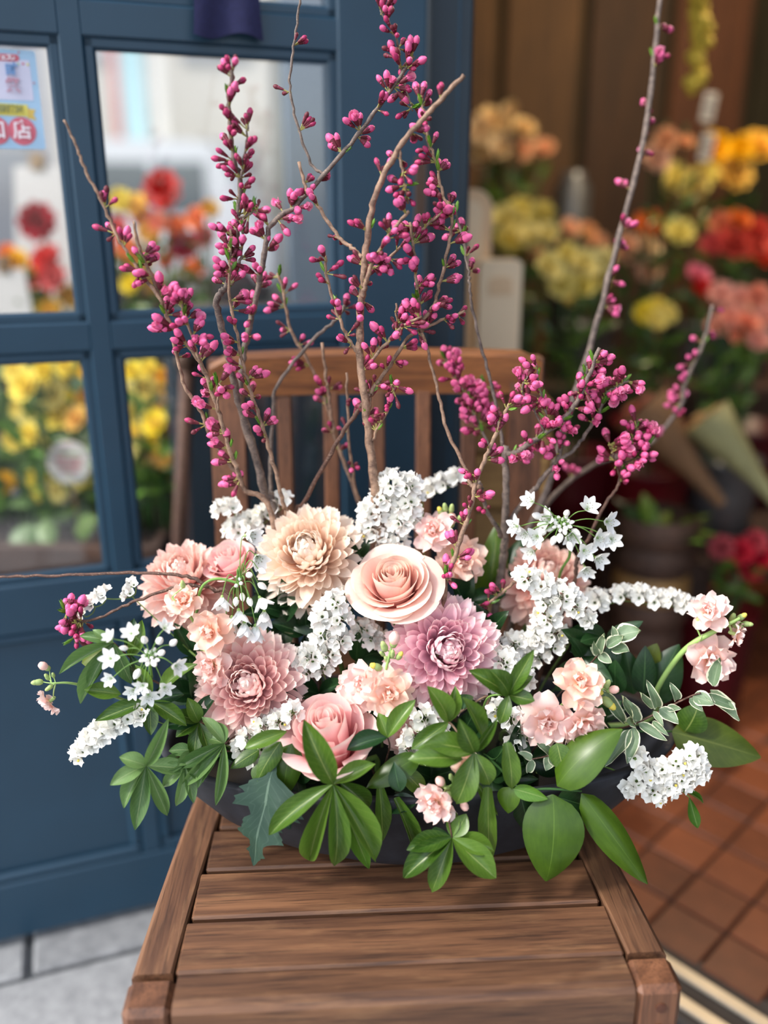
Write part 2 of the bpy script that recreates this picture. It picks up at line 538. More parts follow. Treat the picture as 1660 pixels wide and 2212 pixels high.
wall('wall_right', WR0, WR1, 0, 2.7, -.1, MAT['wall_brown'], 'dark wall on the far side of the shop')
mb = MB(); quad(mb, [WL0, WR0, WR1, WL1], 2.7, 2.8)
struct(put('ceiling', mb.mesh('ceiling', MAT['ceiling'], False)), 'plain shop ceiling')
mb = MB(); quad(mb, [HINGE, B0, B0 + FN * .12, HINGE + FN * .12], 2.15, 2.95)
struct(put('wall_front', mb.mesh('wall_front', MAT['frame_dark'], False)), 'dark fascia above the open doorway')
# boards on the back wall
for i in range(9):
    x0 = .14 + i * .32
    mb = MB(); mb.bbox(x0, x0 + .285, 3.715, 3.745, .02, 2.66, .004)
    put('wall_board', mb.mesh('wall_board', [MAT['wall_tan'], MAT['wall_tan'], MAT['wall_brown'], MAT['wall_orange'], MAT['wall_dark'], MAT['wall_dark'], MAT['wall_brown'], MAT['wall_dark'], MAT['wall_brown']][i], False), wb)
# warm lamp in the shop
def pendant(loc):
    t = thing('pendant_lamp', loc, 'small warm pendant lamp hanging from the shop ceiling', 'lamp')
    k = NT('lamp_glow'); k.bsdf.inputs['Emission Color'].default_value = (1, .72, .42, 1); k.bsdf.inputs['Emission Strength'].default_value = 30
    M = frame(loc, (0, 0, 1), (0, 1, 0))
    mb = MB(); mb.lathe([(.001, -.05), (.03, -.04), (.042, 0), (.03, .035), (.012, .05)], 12); put('bulb', mb.mesh('bulb', k.mat), t, M)
    mb = MB(); mb.lathe([(.16, -.02), (.13, .04), (.05, .09), (.015, .12)], 16); put('shade', mb.mesh('shade', MAT['frame_dark']), t, M)
    mb = MB(); mb.tube([Vector(loc) + Vector((0, 0, .11)), Vector((loc[0], loc[1], 2.7))], .004); put('cord', mb.mesh('cord', MAT['frame_dark']), t)
    l = bpy.data.lights.new('lamp_light', 'POINT'); l.energy = 44; l.color = (1, .78, .52); l.shadow_soft_size = .05
    o = bpy.data.objects.new('lamp_light', l); o.location = Vector(loc) + Vector((0, 0, -.09)); COL.objects.link(o)
pendant((1.05, 2.3, 2.25))

# ------------------------------------------------------------------ the door leaf, open outwards
D0 = Vector((-.6, 1.083, 0))
DM = Matrix(((DD.x, DN.x, 0, D0.x), (DD.y, DN.y, 0, D0.y), (0, 0, 1, 0), (0, 0, 0, 1)))    # x along the leaf, y away from camera, z up
door = bpy.data.objects.new('door_1', None); door.location = D0; COL.objects.link(door)
struct(door, 'dark blue painted wooden shop door leaf with square glass panes')
TH = .034
S0, S1 = -.225, .698
xs = [(-.095, .228), (.258, .572)]
zs = [(.600, .913), (.952, 1.284), (1.325, 1.655), (1.695, 2.0)]
def dpart(name, x0, x1, z0, z1, y0=0.0, y1=TH, b=.003, mat='door'):
    mb = MB(); mb.bbox(x0, x1, y0, y1, z0, z1, b)
    return put(name, mb.mesh(name, MAT[mat], False), door, DM)
dpart('stile', S0, xs[0][0], .012, 2.12); dpart('stile', xs[1][1], S1, .012, 2.12)
dpart('mullion', xs[0][1], xs[1][0], .115, 2.0, .002, TH - .002)
dpart('bottom_rail', xs[0][0], xs[1][1], .012, .115)
dpart('lock_rail', xs[0][0], xs[1][1], .525, zs[0][0])
dpart('top_rail', xs[0][0], xs[1][1], 2.0, 2.12)
for a, b in xs:
    for i in range(3): dpart('muntin', a - .004, b + .004, zs[i][1], zs[i + 1][0], .002, TH - .002)
    for z0, z1 in zs:
        mb = MB(); mb.box(a - .004, b + .004, .016, .020, z0 - .004, z1 + .004)
        put('pane', mb.mesh('pane', MAT['pane'], False), door, DM)
        # glazing bead: four mitred strips round the pane
        mb = MB(); e = .013
        for (u0, u1, w0, w1) in ((a - .003, b + .003, z0 - .003, z0 + e), (a - .003, b + .003, z1 - e, z1 + .003), (a - .003, a + e, z0 - .003, z1 + .003), (b - e, b + .003, z0 - .003, z1 + .003)):
            mb.bbox(u0, u1, .005, .015, w0, w1, .004)
        put('glazing_bead', mb.mesh('glazing_bead', MAT['door'], False), door, DM)
    # lower raised panel and its moulding
    dpart('panel', a, b, .115, .525, .012, .026)
    mb = MB(); e = .016
    for (u0, u1, w0, w1) in ((a, b, .115, .115 + e), (a, b, .525 - e, .525), (a, a + e, .115 + e, .525 - e), (b - e, b, .115 + e, .525 - e)):
        mb.bbox(u0, u1, .002, .013, w0, w1, .005)
    put('panel_moulding', mb.mesh('panel_moulding', MAT['door'], False), door, DM)
# metal lock plate with a screw on the edge of the right stile
MAT['bronze'] = m_plain('bronze_plate', srgb(88, 70, 60), .45, .1, 40, .5, .5)
pl = dpart('lock_plate', S1 - .016, S1 + .0008, 1.045, 1.16, -.0012, TH * .6, .0006, 'bronze')
# post of the doorway behind the leaf
mb = MB(); mb.bbox(0, .062, 0, .05, 0, 2.95, .004)
Mp = frame(P(921, 500, 1.345).xy.to_3d() + Vector((0, 0, 0)), Vector((-.05, 1, 0)), (0, 0, 1))
post = struct(put('trim_2', mb.mesh('door_post', MAT['frame_dark'], False), None, Mp), 'dark blue post of the doorway beside the door edge')
mb = MB(); mb.bbox(.040, .0435, -.003, .001, 0, 2.9, .001)
put('weather_strip', mb.mesh('weather_strip', MAT['door'], False), post, Mp)

# slab added to give the blue band that shows in the upper right pane
xa, xb = P(618, 400, 2.0).x, P(752, 400, 2.0).x
mb = MB(); mb.bbox(xa, xb, 1.98, 2.10, 0, 2.8, .006)
struct(put('blue_band_slab', mb.mesh('blue_band_slab', m_plain('grey_blue_paint', dim(srgb(112, 132, 152), .6), .5, .06, 8), False)), 'added grey blue slab giving the blue band in the upper right door pane')
# dark cloth hanging over the bar between the panes
def cloth():
    a = DM.inverted() @ P(415, 30, 1.215); b = DM.inverted() @ P(552, 30, 1.26)
    x0, x1 = a.x, b.x
    mb = MB(); nu, nv = 12, 10; vs = []; uv = []
    ztop, zbot = 1.40, 1.292
    for s in (0, 1):
        for i in range(nv + 1):
            for j in range(nu + 1):
                u = j / nu; t = i / nv
                y = -.007 - .004 * math.sin(u * 9 + t) * t - .004 - s * .003
                vs.append((x0 + (x1 - x0) * u + .003 * math.sin(t * 4 + u * 3) * t, y, ztop + (zbot - ztop) * t - .004 * math.sin(u * 7) * t))
    n1 = (nu + 1) * (nv + 1); fs = []
    for i in range(nv):
        for j in range(nu):
            q = i * (nu + 1) + j
            fs.append((q, q + 1, q + nu + 2, q + nu + 1)); fs.append((n1 + q, n1 + q + nu + 1, n1 + q + nu + 2, n1 + q + 1))
    mb.add(vs, fs)
    o = put('navy_cloth', mb.mesh('navy_cloth', m_plain('navy_cloth', srgb(38, 40, 76), .9, .15, 200)), None, DM)
    tag(o, 'dark navy cloth flap hanging in front of the upper door pane', 'cloth')
cloth()

# poster on the left pane
def poster():
    c0 = DM.inverted() @ P(98, 322, 1.15)
    def onpane(px, py):
        r = ray(px, py); Mi = DM.inverted(); o = Mi @ CAM; d = (Mi.to_3x3() @ r)
        t = (-.004 - o.y) / d.y
        q = o + d * t; return q
    br = onpane(99, 321); tr = onpane(66, 104)
    x1 = br.x; z0 = br.z; z1 = tr.z; h = z1 - z0; w = h * 1.05; x0 = x1 - w
    YP = .0145
    t = thing('poster', DM @ Vector(((x0 + x1) / 2, YP, z0)), 'pale blue festival poster with red and yellow print on the door pane', 'poster')
    cols = {'blue': srgb(170, 205, 232), 'lav': srgb(214, 214, 234), 'red': srgb(214, 110, 126), 'yel': srgb(226, 214, 104), 'gold': srgb(220, 190, 96),
            'white': srgb(240, 232, 238), 'ink': srgb(150, 150, 92), 'pinkink': srgb(196, 150, 168), 'blueink': srgb(122, 160, 208), 'green': srgb(180, 208, 172)}
    pm = {k: m_plain('print_' + k, v, .5, .02) for k, v in cols.items()}
    X = lambda u: x1 - u * w            # u from the right edge, v from the bottom
    Z = lambda v: z0 + v * h
    def plate(name, pts, col, lift):
        mb = MB(); n = len(pts)
        y0 = YP - .0012 - lift * .0003; y1 = y0 + .0010
        if name == 'sheet': y1 = YP
        a = [(X(u), y0, Z(v)) for u, v in pts]; b = [(X(u), y1, Z(v)) for u, v in pts]
        mb.add(a + b, [tuple(range(n)), tuple(range(n, 2 * n))[::-1]] + [(i, n + i, n + (i + 1) % n, (i + 1) % n) for i in range(n)])
        return put(name, mb.mesh(name, pm[col], False), t, DM)
    def rrect(u0, u1, v0, v1, r, asp=1.05):
        out = []
        for cu, cv, a0 in ((u1 - r, v1 - r * asp, 0), (u0 + r, v1 - r * asp, 90), (u0 + r, v0 + r * asp, 180), (u1 - r, v0 + r * asp, 270)):
            for k in range(5):
                a = math.radians(a0 + k * 22.5); out.append((cu + r * math.cos(a), cv + r * asp * math.sin(a)))
        return out
    def disc(cu, cv, r, asp=1.05): return [(cu + r * math.cos(k * math.pi / 12), cv + r * asp * math.sin(k * math.pi / 12)) for k in range(24)]
    plate('sheet', rrect(0, 1, 0, 1, .03), 'blue', 0)
    plate('white_panel', rrect(.065, .935, .50, .905, .015), 'lav', 1)
    plate('red_banner', rrect(.16, .84, .885, .955, .033), 'red', 2)
    plate('ribbon_tail', [(.06, .30), (.15, .32), (.15, .42), (.06, .41), (.085, .355)], 'gold', 1)
    plate('ribbon', [(.135, .335), (.865, .355), (.865, .475), (.135, .455)], 'yel', 2)
    plate('ribbon_tail', [(.94, .32), (.85, .34), (.85, .44), (.94, .43), (.915, .375)], 'gold', 1)
    for i, u in enumerate((.215, .475, .735)): plate('red_disc', disc(u, .185, .138), 'red', 2 + i)
    for u, v, c in ((.13, .865, 'red'), (.175, .862, 'green'), (.22, .868, 'blueink'), (.085, .86, 'yel'), (.045, .68, 'pinkink'), (.16, .975, 'pinkink')):
        plate('confetti', disc(u, v, .011), c, 3)
    def text(s, u, v, size, col, name='lettering'):
        cu = bpy.data.curves.new('lettering', 'FONT'); cu.body = s; cu.size = size * h; cu.align_x = 'CENTER'; cu.align_y = 'CENTER'
        cu.extrude = .0003; cu.offset = .0004
        o = bpy.data.objects.new('tmp', cu); COL.objects.link(o)
        dg = bpy.context.evaluated_depsgraph_get()
        me = bpy.data.meshes.new_from_object(o.evaluated_get(dg)); bpy.data.objects.remove(o)
        me.materials.clear(); me.materials.append(pm[col])
        M = DM @ Matrix(((1, 0, 0, X(u)), (0, 0, -1, YP - .0034), (0, 1, 0, Z(v)), (0, 0, 0, 1)))
        put(name, me, t, M)
    text('フェス♪', .30, .918, .060, 'white')
    text('町', .245, .79, .135, 'blueink'); text('祭', .25, .635, .165, 'pinkink')
    text('期間限定', .34, .405, .085, 'ink')
    text('店', .215, .185, .205, 'white'); text('加', .475, .185, .205, 'white'); text('参', .735, .185, .205, 'white')
poster()

# ------------------------------------------------------------------ chair
SEAT = .4325
CYAW = math.radians(3.2)
CO = Vector((.020, .592, SEAT))
CMx = Matrix.Translation(CO) @ Matrix.Rotation(CYAW, 4, 'Z')
chair = thing('teak_chair', (CO.x, CO.y, 0), 'weathered teak slatted chair carrying the flower arrangement', 'chair')
def half(d): return .2475 - .0375 * (max(0, d) / .46) ** 1.43
def cput(name, mb, mat, smooth=False): return put(name, mb.mesh(name, MAT[mat] if isinstance(mat, str) else mat, smooth), chair, CMx)
gap = [.040, .106, .173, .240, .307, .374]
SW = .037
# side stiles following the curved edge
for sgn in (-1, 1):
    mb = MB(); n = 16; vs = []
    e = .005
    for i in range(n + 1):
        d = gap[0] + .0012 + (.455 - gap[0]) * i / n
        o_, i_ = half(d), half(d) - SW
        for x, z in ((i_, -.024), (o_, -.024), (o_, -e), (o_ - e, 0), (i_ + .002, 0), (i_, -.002)):
            vs.append((sgn * x, d, z))
    fs = []
    for i in range(n):
        for k in range(6):
            q = (i * 6 + k, i * 6 + (k + 1) % 6, (i + 1) * 6 + (k + 1) % 6, (i + 1) * 6 + k)
            fs.append(q if sgn < 0 else q[::-1])
    fs.append(tuple(range(6)) if sgn > 0 else tuple(range(6))[::-1]); fs.append(tuple(range(n * 6, n * 6 + 6)))
    mb.add(vs, fs); cput('seat_stile', mb, 'wood_y')
    # front leg: its top shows flush at the corner
    mb = MB(); x0, x1 = sorted((sgn * (half(0) - .043), sgn * half(0)))
    mb.bbox(x0, x1, .0, gap[0] - .0005, -SEAT, -.0004, .006); cput('front_leg', mb, 'wood_z')
# slats
prev = gap[0]
for i, g in enumerate(gap[1:] + [.442]):
    mb = MB(); d = (prev + g) / 2; hw = half(d) - SW - .0008
    mb.bbox(-hw, hw, prev + .0023, g - .0023, -.020, -.0012, .0025); cput('seat_slat', mb, 'wood_x'); prev = g
# front rail with a rounded nose, dowels
mb = MB(); hw = half(0) - .0435
nose = [(gap[0] - .0012, -.001), (.012, 0), (.005, -.0015), (.001, -.006), (0, -.012), (0, -.062), (.022, -.062), (.022, -.024), (gap[0] - .0012, -.024)]
vs = [(x, y, z) for x in (-hw, hw) for y, z in nose]; n = len(nose)
mb.add(vs, [(i, (i + 1) % n, n + (i + 1) % n, n + i) for i in range(n)] + [tuple(range(n))[::-1], tuple(range(n, 2 * n))])
cput('front_rail', mb, 'wood_x')
for x in (-.228, .228):
    for z in (-.022, -.046):
        mb = MB(); mb.lathe([(.0001, .0014), (.005, .001), (.005, -.004)], 10, M=Matrix.Translation((x, -.0002, z)) @ Matrix.Rotation(math.pi, 4, 'X'))
        cput('dowel', mb, 'dowel', False)
# side aprons
for sgn in (-1, 1):
    mb = MB(); x0, x1 = sorted((sgn * .185, sgn * .207)); mb.bbox(x0, x1, .03, .45, -.075, -.0245, .003); cput('side_apron', mb, 'wood_y')
mb = MB(); mb.bbox(-.18, .18, .43, .45, -.075, -.0205, .003); cput('back_apron', mb, 'wood_x')
# back posts lean backwards
def lean(z): return .452 + max(0, z) * .115
for sgn in (-1, 1):
    mb = MB(); n = 12; vs = []
    for i in range(n + 1):
        z = -SEAT + (SEAT + .480) * i / n
        y = lean(z) if z > 0 else .452 + (-z) * .10
        x0, x1 = (.168, .210)
        for x, yy in ((x0, y), (x1, y), (x1, y + .032), (x0, y + .032)): vs.append((sgn * x, yy, z))
    fs = []
    for i in range(n):
        for k in range(4):
            q = (i * 4 + k, i * 4 + (k + 1) % 4, (i + 1) * 4 + (k + 1) % 4, (i + 1) * 4 + k)
            fs.append(q if sgn > 0 else q[::-1])
    fs += [(0, 1, 2, 3), (n * 4, n * 4 + 1, n * 4 + 2, n * 4 + 3)]
    mb.add(vs, fs); cput('back_post', mb, 'wood_z')
# crest rail, gently bowed
mb = MB(); n = 18; vs = []
for i in range(n + 1):
    u = -1 + 2 * i / n; x = u * .207
    y = lean(.47) - .006 + .012 * (1 - u * u); zt = .4865 + .004 * (1 - u * u) - (.010 if abs(u) > .97 else 0); zb = .436
    for yy, z in ((y, zb), (y, zt - .006), (y + .006, zt), (y + .028, zt), (y + .034, zt - .006), (y + .034, zb)): vs.append((x, yy, z))
fs = []
for i in range(n):
    for k in range(6): fs.append((i * 6 + k, (i + 1) * 6 + k, (i + 1) * 6 + (k + 1) % 6, i * 6 + (k + 1) % 6))
fs += [tuple(range(6)), tuple(range(n * 6, n * 6 + 6))[::-1]]
mb.add(vs, fs); cput('crest_rail', mb, 'wood_rail')
mb = MB(); mb.bbox(-.170, .170, lean(.07) + .006, lean(.07) + .028, .06, .10, .003); cput('lower_back_rail', mb, 'wood_x')
for x in (-.118, -.059, .0, .059, .118):
    mb = MB()
    Mq = Matrix(((1, 0, 0, x), (0, 1, .115, lean(0) + .008), (0, 0, 1, 0), (0, 0, 0, 1)))
    mb.bbox(-.0095, .0095, 0, .013, .095, .440, .002, 0, Mq); cput('back_slat', mb, 'wood_z')

# ------------------------------------------------------------------ bowl
BC = Vector((.040, .853, SEAT))
BMx = Matrix.Translation(BC) @ Matrix.Rotation(CYAW, 4, 'Z')
BA, BB, BH = .286, .128, .108
def bowl():
    prof = [(.0, .0, 0), (.28, .66, 0), (.33, .72, .003), (.53, .80, .010), (.70, .865, .023), (.83, .915, .042), (.92, .955, .068), (.975, .985, .095), (1, 1, .106), (.995, .995, BH),
            (.965, .93, BH), (.95, .915, .100), (.90, .87, .070), (.78, .75, .040), (.5, .5, .024), (.0, .0, .020)]
    n = 64; mb = MB(); vs = []
    for fa, fb, z in prof:
        for k in range(n):
            q = 2 * math.pi * k / n; c, s = math.cos(q), math.sin(q)
            vs.append((BA * fa * math.copysign(abs(c) ** .92, c), BB * fb * math.copysign(abs(s) ** .92, s), z))
    fs = []
    for i in range(len(prof) - 1):
        for k in range(n): fs.append((i * n + k, i * n + (k + 1) % n, (i + 1) * n + (k + 1) % n, (i + 1) * n + k))
    mb.add(vs, fs)
    o = put('oval_bowl', mb.mesh('oval_bowl', MAT['bowl']), None, BMx)
    tag(o, 'long charcoal grey oval bowl holding the flowers on the chair seat', 'bowl')
    mb = MB(); mb.bbox(-.150, .125, -.062, .062, .0265, .088, .012)
    f = put('floral_foam', mb.mesh('floral_foam', MAT['foam']), None, BMx)
    tag(f, 'dark green floral foam block inside the grey bowl', 'foam')
bowl()
def foam_at(x, k=.55, y=0.0):
    lx = max(-.138, min(.115, (x - BC.x) * k))
    return BMx @ Vector((lx, max(-.05, min(.05, y)), .086))

# ------------------------------------------------------------------ flower materials and shared meshes
ST = lambda *a: [(p, srgb(*c)) for p, c in a]
MAT['mum_pink'] = m_petal('pink_chrysanthemum_petal', ST((0, (242, 172, 176)), (.4, (251, 212, 210)), (.8, (254, 224, 218)), (1, (255, 244, 232))))
MAT['mum_rose'] = m_petal('rose_pink_chrysanthemum_petal', ST((0, (234, 160, 186)), (.4, (246, 202, 216)), (.8, (252, 218, 224)), (1, (255, 240, 234))))
MAT['mum_peach'] = m_petal('peach_chrysanthemum_petal', ST((0, (248, 202, 172)), (.45, (255, 230, 210)), (1, (255, 247, 234))))
MAT['mum_salmon'] = m_petal('salmon_chrysanthemum_petal', ST((0, (240, 170, 160)), (.5, (250, 210, 200)), (1, (255, 234, 222))))
MAT['rose_blush'] = m_petal('blush_rose_petal', ST((0, (240, 160, 152)), (.4, (248, 190, 180)), (.85, (252, 220, 206)), (1, (250, 232, 214))), .5, .28, .05)
MAT['rose_pink'] = m_petal('pink_rose_petal', ST((0, (236, 140, 144)), (.45, (246, 172, 176)), (.85, (252, 214, 212)), (1, (252, 232, 222))), .5, .28, .05)
MAT['stock'] = m_petal('pale_pink_stock_petal', ST((0, (240, 222, 170)), (.22, (250, 208, 194)), (.6, (251, 212, 210)), (1, (254, 230, 228))), .6, .32, .12)
MAT['stock_peach'] = m_petal('peach_stock_petal', ST((0, (238, 214, 156)), (.22, (248, 194, 172)), (.6, (252, 208, 194)), (1, (255, 228, 218))), .6, .32, .12)
MAT['white_petal'] = m_petal('white_star_petal', ST((0, (226, 236, 214)), (.3, (246, 247, 247)), (1, (253, 253, 255))), .5, .25, .0)
MAT['statice'] = m_plain('white_papery_statice', srgb(245, 243, 236), .8, .04, 90)
MAT['statice_green'] = m_plain('green_statice_calyx', srgb(120, 148, 78), .6, .2, 60)
MAT['stem'] = m_plain('fresh_green_stem', srgb(112, 150, 72), .5, .15, 50)
MAT['stem_pale'] = m_plain('pale_green_stem', srgb(150, 182, 104), .5, .15, 40)
MAT['stem_dark'] = m_plain('dark_green_stem', srgb(52, 88, 42), .5, .15, 50)
MAT['calyx'] = m_plain('pale_green_calyx', srgb(158, 178, 112), .6, .18, 90)
MAT['bud_green'] = m_plain('young_green_bud', srgb(170, 190, 120), .6, .25, 120)
MAT['yellow'] = m_plain('yellow_centre', srgb(228, 208, 92), .6)
MAT['bud_pink'] = m_plain('cherry_bud_pink', srgb(222, 96, 148), .5, .25, 160)
MAT['bud_pale'] = m_petal('cherry_petal_pink', ST((0, (188, 72, 118)), (.5, (224, 116, 162)), (1, (240, 154, 190))), .5, .3, .1)
MAT['bud_deep'] = m_plain('cherry_bud_deep_pink', srgb(174, 52, 100), .5, .25, 160)
MAT['cherry_calyx'] = m_plain('maroon_cherry_calyx', srgb(104, 38, 50), .55, .25, 160)
MAT['pedicel'] = m_plain('olive_pedicel', srgb(156, 150, 82), .6, .25, 100)
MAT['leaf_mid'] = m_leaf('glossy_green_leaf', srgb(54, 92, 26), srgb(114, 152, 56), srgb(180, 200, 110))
MAT['leaf_pale'] = m_leaf('pale_green_leaf', srgb(86, 128, 66), srgb(136, 172, 102), srgb(190, 212, 144), .42)  # skylight on the lower-left sprigs is put into this paler green
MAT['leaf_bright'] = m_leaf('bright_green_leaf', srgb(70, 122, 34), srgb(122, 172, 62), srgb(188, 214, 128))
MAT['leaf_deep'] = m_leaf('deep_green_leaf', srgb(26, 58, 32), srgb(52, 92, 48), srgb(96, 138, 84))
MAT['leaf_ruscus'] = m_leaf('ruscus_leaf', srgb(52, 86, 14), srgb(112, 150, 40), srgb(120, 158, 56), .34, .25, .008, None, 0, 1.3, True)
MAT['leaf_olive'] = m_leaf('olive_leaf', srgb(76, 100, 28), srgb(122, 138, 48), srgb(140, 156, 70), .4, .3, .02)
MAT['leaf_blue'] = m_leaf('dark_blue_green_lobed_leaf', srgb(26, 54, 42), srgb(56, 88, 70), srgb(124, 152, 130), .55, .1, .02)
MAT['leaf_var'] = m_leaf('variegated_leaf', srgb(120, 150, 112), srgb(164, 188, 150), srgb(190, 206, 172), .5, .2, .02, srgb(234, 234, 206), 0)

TOCAM = lambda p: (CAM - p).normalized()
UP = Vector((0, 0, 1))

# leaf meshes, unit length and width, tip at (0,1,0)
LEAFM = {}
def leafmesh(kind, matname, i):
    key = (kind, matname, i)
    if key in LEAFM: return LEAFM[key]
    w, cup, bends, nu, nv, ruf = {
        'lance': (w_lance, .35, (-.35, -.7, -1.0), 10, 4, .02), 'obl': (w_obl, .28, (-.4, -.8, -1.1), 10, 4, .03),
        'ovate': (w_ovate, -.12, (-.35, -.6, -.9), 12, 6, .0), 'strap': (w_strap, .25, (-.3, -.5, -.7), 12, 4, .02),
        'round': (w_ovate, .3, (-.5, -.9, .6), 8, 4, .10)}[kind]
    mb = MB()
    blade(mb, 1.0, 1.0, lambda t: w(t), cup * (1 if i % 2 else .6), bends[i % 3], nu, nv, ruf, i * 3 + 1, (0, .05, -.05)[i % 3], 0, True)
    # cup works on the unit width; flatten it a little so that narrow leaves keep a soft fold
    me = mb.mesh(kind + '_leaf', MAT[matname])
    LEAFM[key] = me
    return me
LR = random.Random(5)
def leaf(parent, b, t, wpx, Yb, Yt, kind='lance', mat='leaf_mid', face=None, i=None, name='leaf'):
    """one leaf from pixel b to pixel t, at its own two distances"""
    pb, pt = P(b[0], b[1], Yb), P(t[0], t[1], Yt)
    return leaf3(parent, pb, pt, wpx * mpp((b[0] + t[0]) / 2, (b[1] + t[1]) / 2, (Yb + Yt) / 2) * 1.12, kind, mat, face, i, name)
def leaf3(parent, pb, pt, w, kind='lance', mat='leaf_mid', face=None, i=None, name='leaf'):
    L = (pt - pb).length
    m = (pb + pt) / 2
    n = face if face is not None else TOCAM(m) * 1.0 + UP * .35 + Vector((LR.uniform(-.45, .45), 0, LR.uniform(-.15, .3)))
    if i is None: i = LR.randrange(6)
    return put(name, leafmesh(kind, mat, i), parent, frame(pb, pt - pb, n, w, L, L))

def stemline(a, b, sag=.0, side=0.0, n=8, bow=None):
    a, b = Vector(a), Vector(b)
    out = []
    for i in range(n + 1):
        t = i / n
        p = a.lerp(b, t)
        h = 4 * t * (1 - t)
        p = p + Vector((side * h, 0, sag * h))
        out.append(p)
    return out

# ------------------------------------------------------------------ chrysanthemums
def mum(px, py, Rpx, Y, axis, mat, label, N=150, stage=1.0, seed=1):
    C = P(px, py, Y); Rm = Rpx * 1.16 * mpp(px, py, Y)
    rd = random.Random(seed)
    axis = Vector(axis).normalized()
    ux = axis.orthogonal().normalized(); uy = axis.cross(ux)
    root = C - axis * Rm * .42
    base = foam_at(root.x, .6, (root.y - BC.y) * .6)
    t = thing('chrysanthemum', base, label, 'flower', 'pompon chrysanthemums in the arrangement')
    stem = MB(); stem.tube(spline([root - axis * Rm * .1, root - axis * Rm * .55 - UP * Rm * .2, base + UP * .02, base - UP * .02], 4), .0032, 6)
    put('stem', stem.mesh('stem', MAT['stem']), t)
    cal = MB(); cal.lathe([(.0035, -.30 * Rm), (.18 * Rm, -.20 * Rm), (.30 * Rm, -.04 * Rm), (.22 * Rm, .08 * Rm), (.001, .12 * Rm)], 12)
    put('calyx', cal.mesh('calyx', MAT['calyx']), t, frame(root, axis, ux))
    # petal meshes for seven rings, from the tight heart outwards
    rings = []
    for k in range(7):
        f = k / 6; ms = []
        for v in range(3):
            mb = MB()
            L = Rm * (.45 + .43 * f)
            Wd = Rm * (.135 + .155 * f ** .8) * (1 if v < 2 else .86)
            blade(mb, L, Wd, w_petal, .70 - .25 * f, (1.50 - 1.45 * f) * stage, 8, 4, .02, v * 5 + k, 0, (.30, .05, .55)[v] * (1 - f) - .10 * f * v, False, None, 0, .03)
            ms.append(mb.mesh('petal', MAT[mat]))
        rings.append(ms)
    ga = math.pi * (3 - math.sqrt(5))
    cmax = 1 - math.cos(math.radians(118))
    for i in range(N):
        f = (i + .5) / N
        phi = math.acos(1 - cmax * f ** 1.3) + rd.uniform(-.05, .05)
        a = i * ga + rd.uniform(-.10, .10)
        rad = ux * math.cos(a) + uy * math.sin(a)
        d = axis * math.cos(phi) + rad * math.sin(phi)
        inn = axis * math.sin(phi) - rad * math.cos(phi)
        g = min(1, phi / math.radians(112))
        k = min(6, int(g * 7))
        r0 = root + d * Rm * (.20 + .10 * (1 - g)) + axis * Rm * .10 * (1 - g)
        s = rd.uniform(.92, 1.07)
        lift = rd.uniform(.02, .34) * (1 - .75 * g)
        put('petal', rings[k][rd.randrange(3)], t, frame(r0, d + inn * lift, inn, s, s, s))
    return t

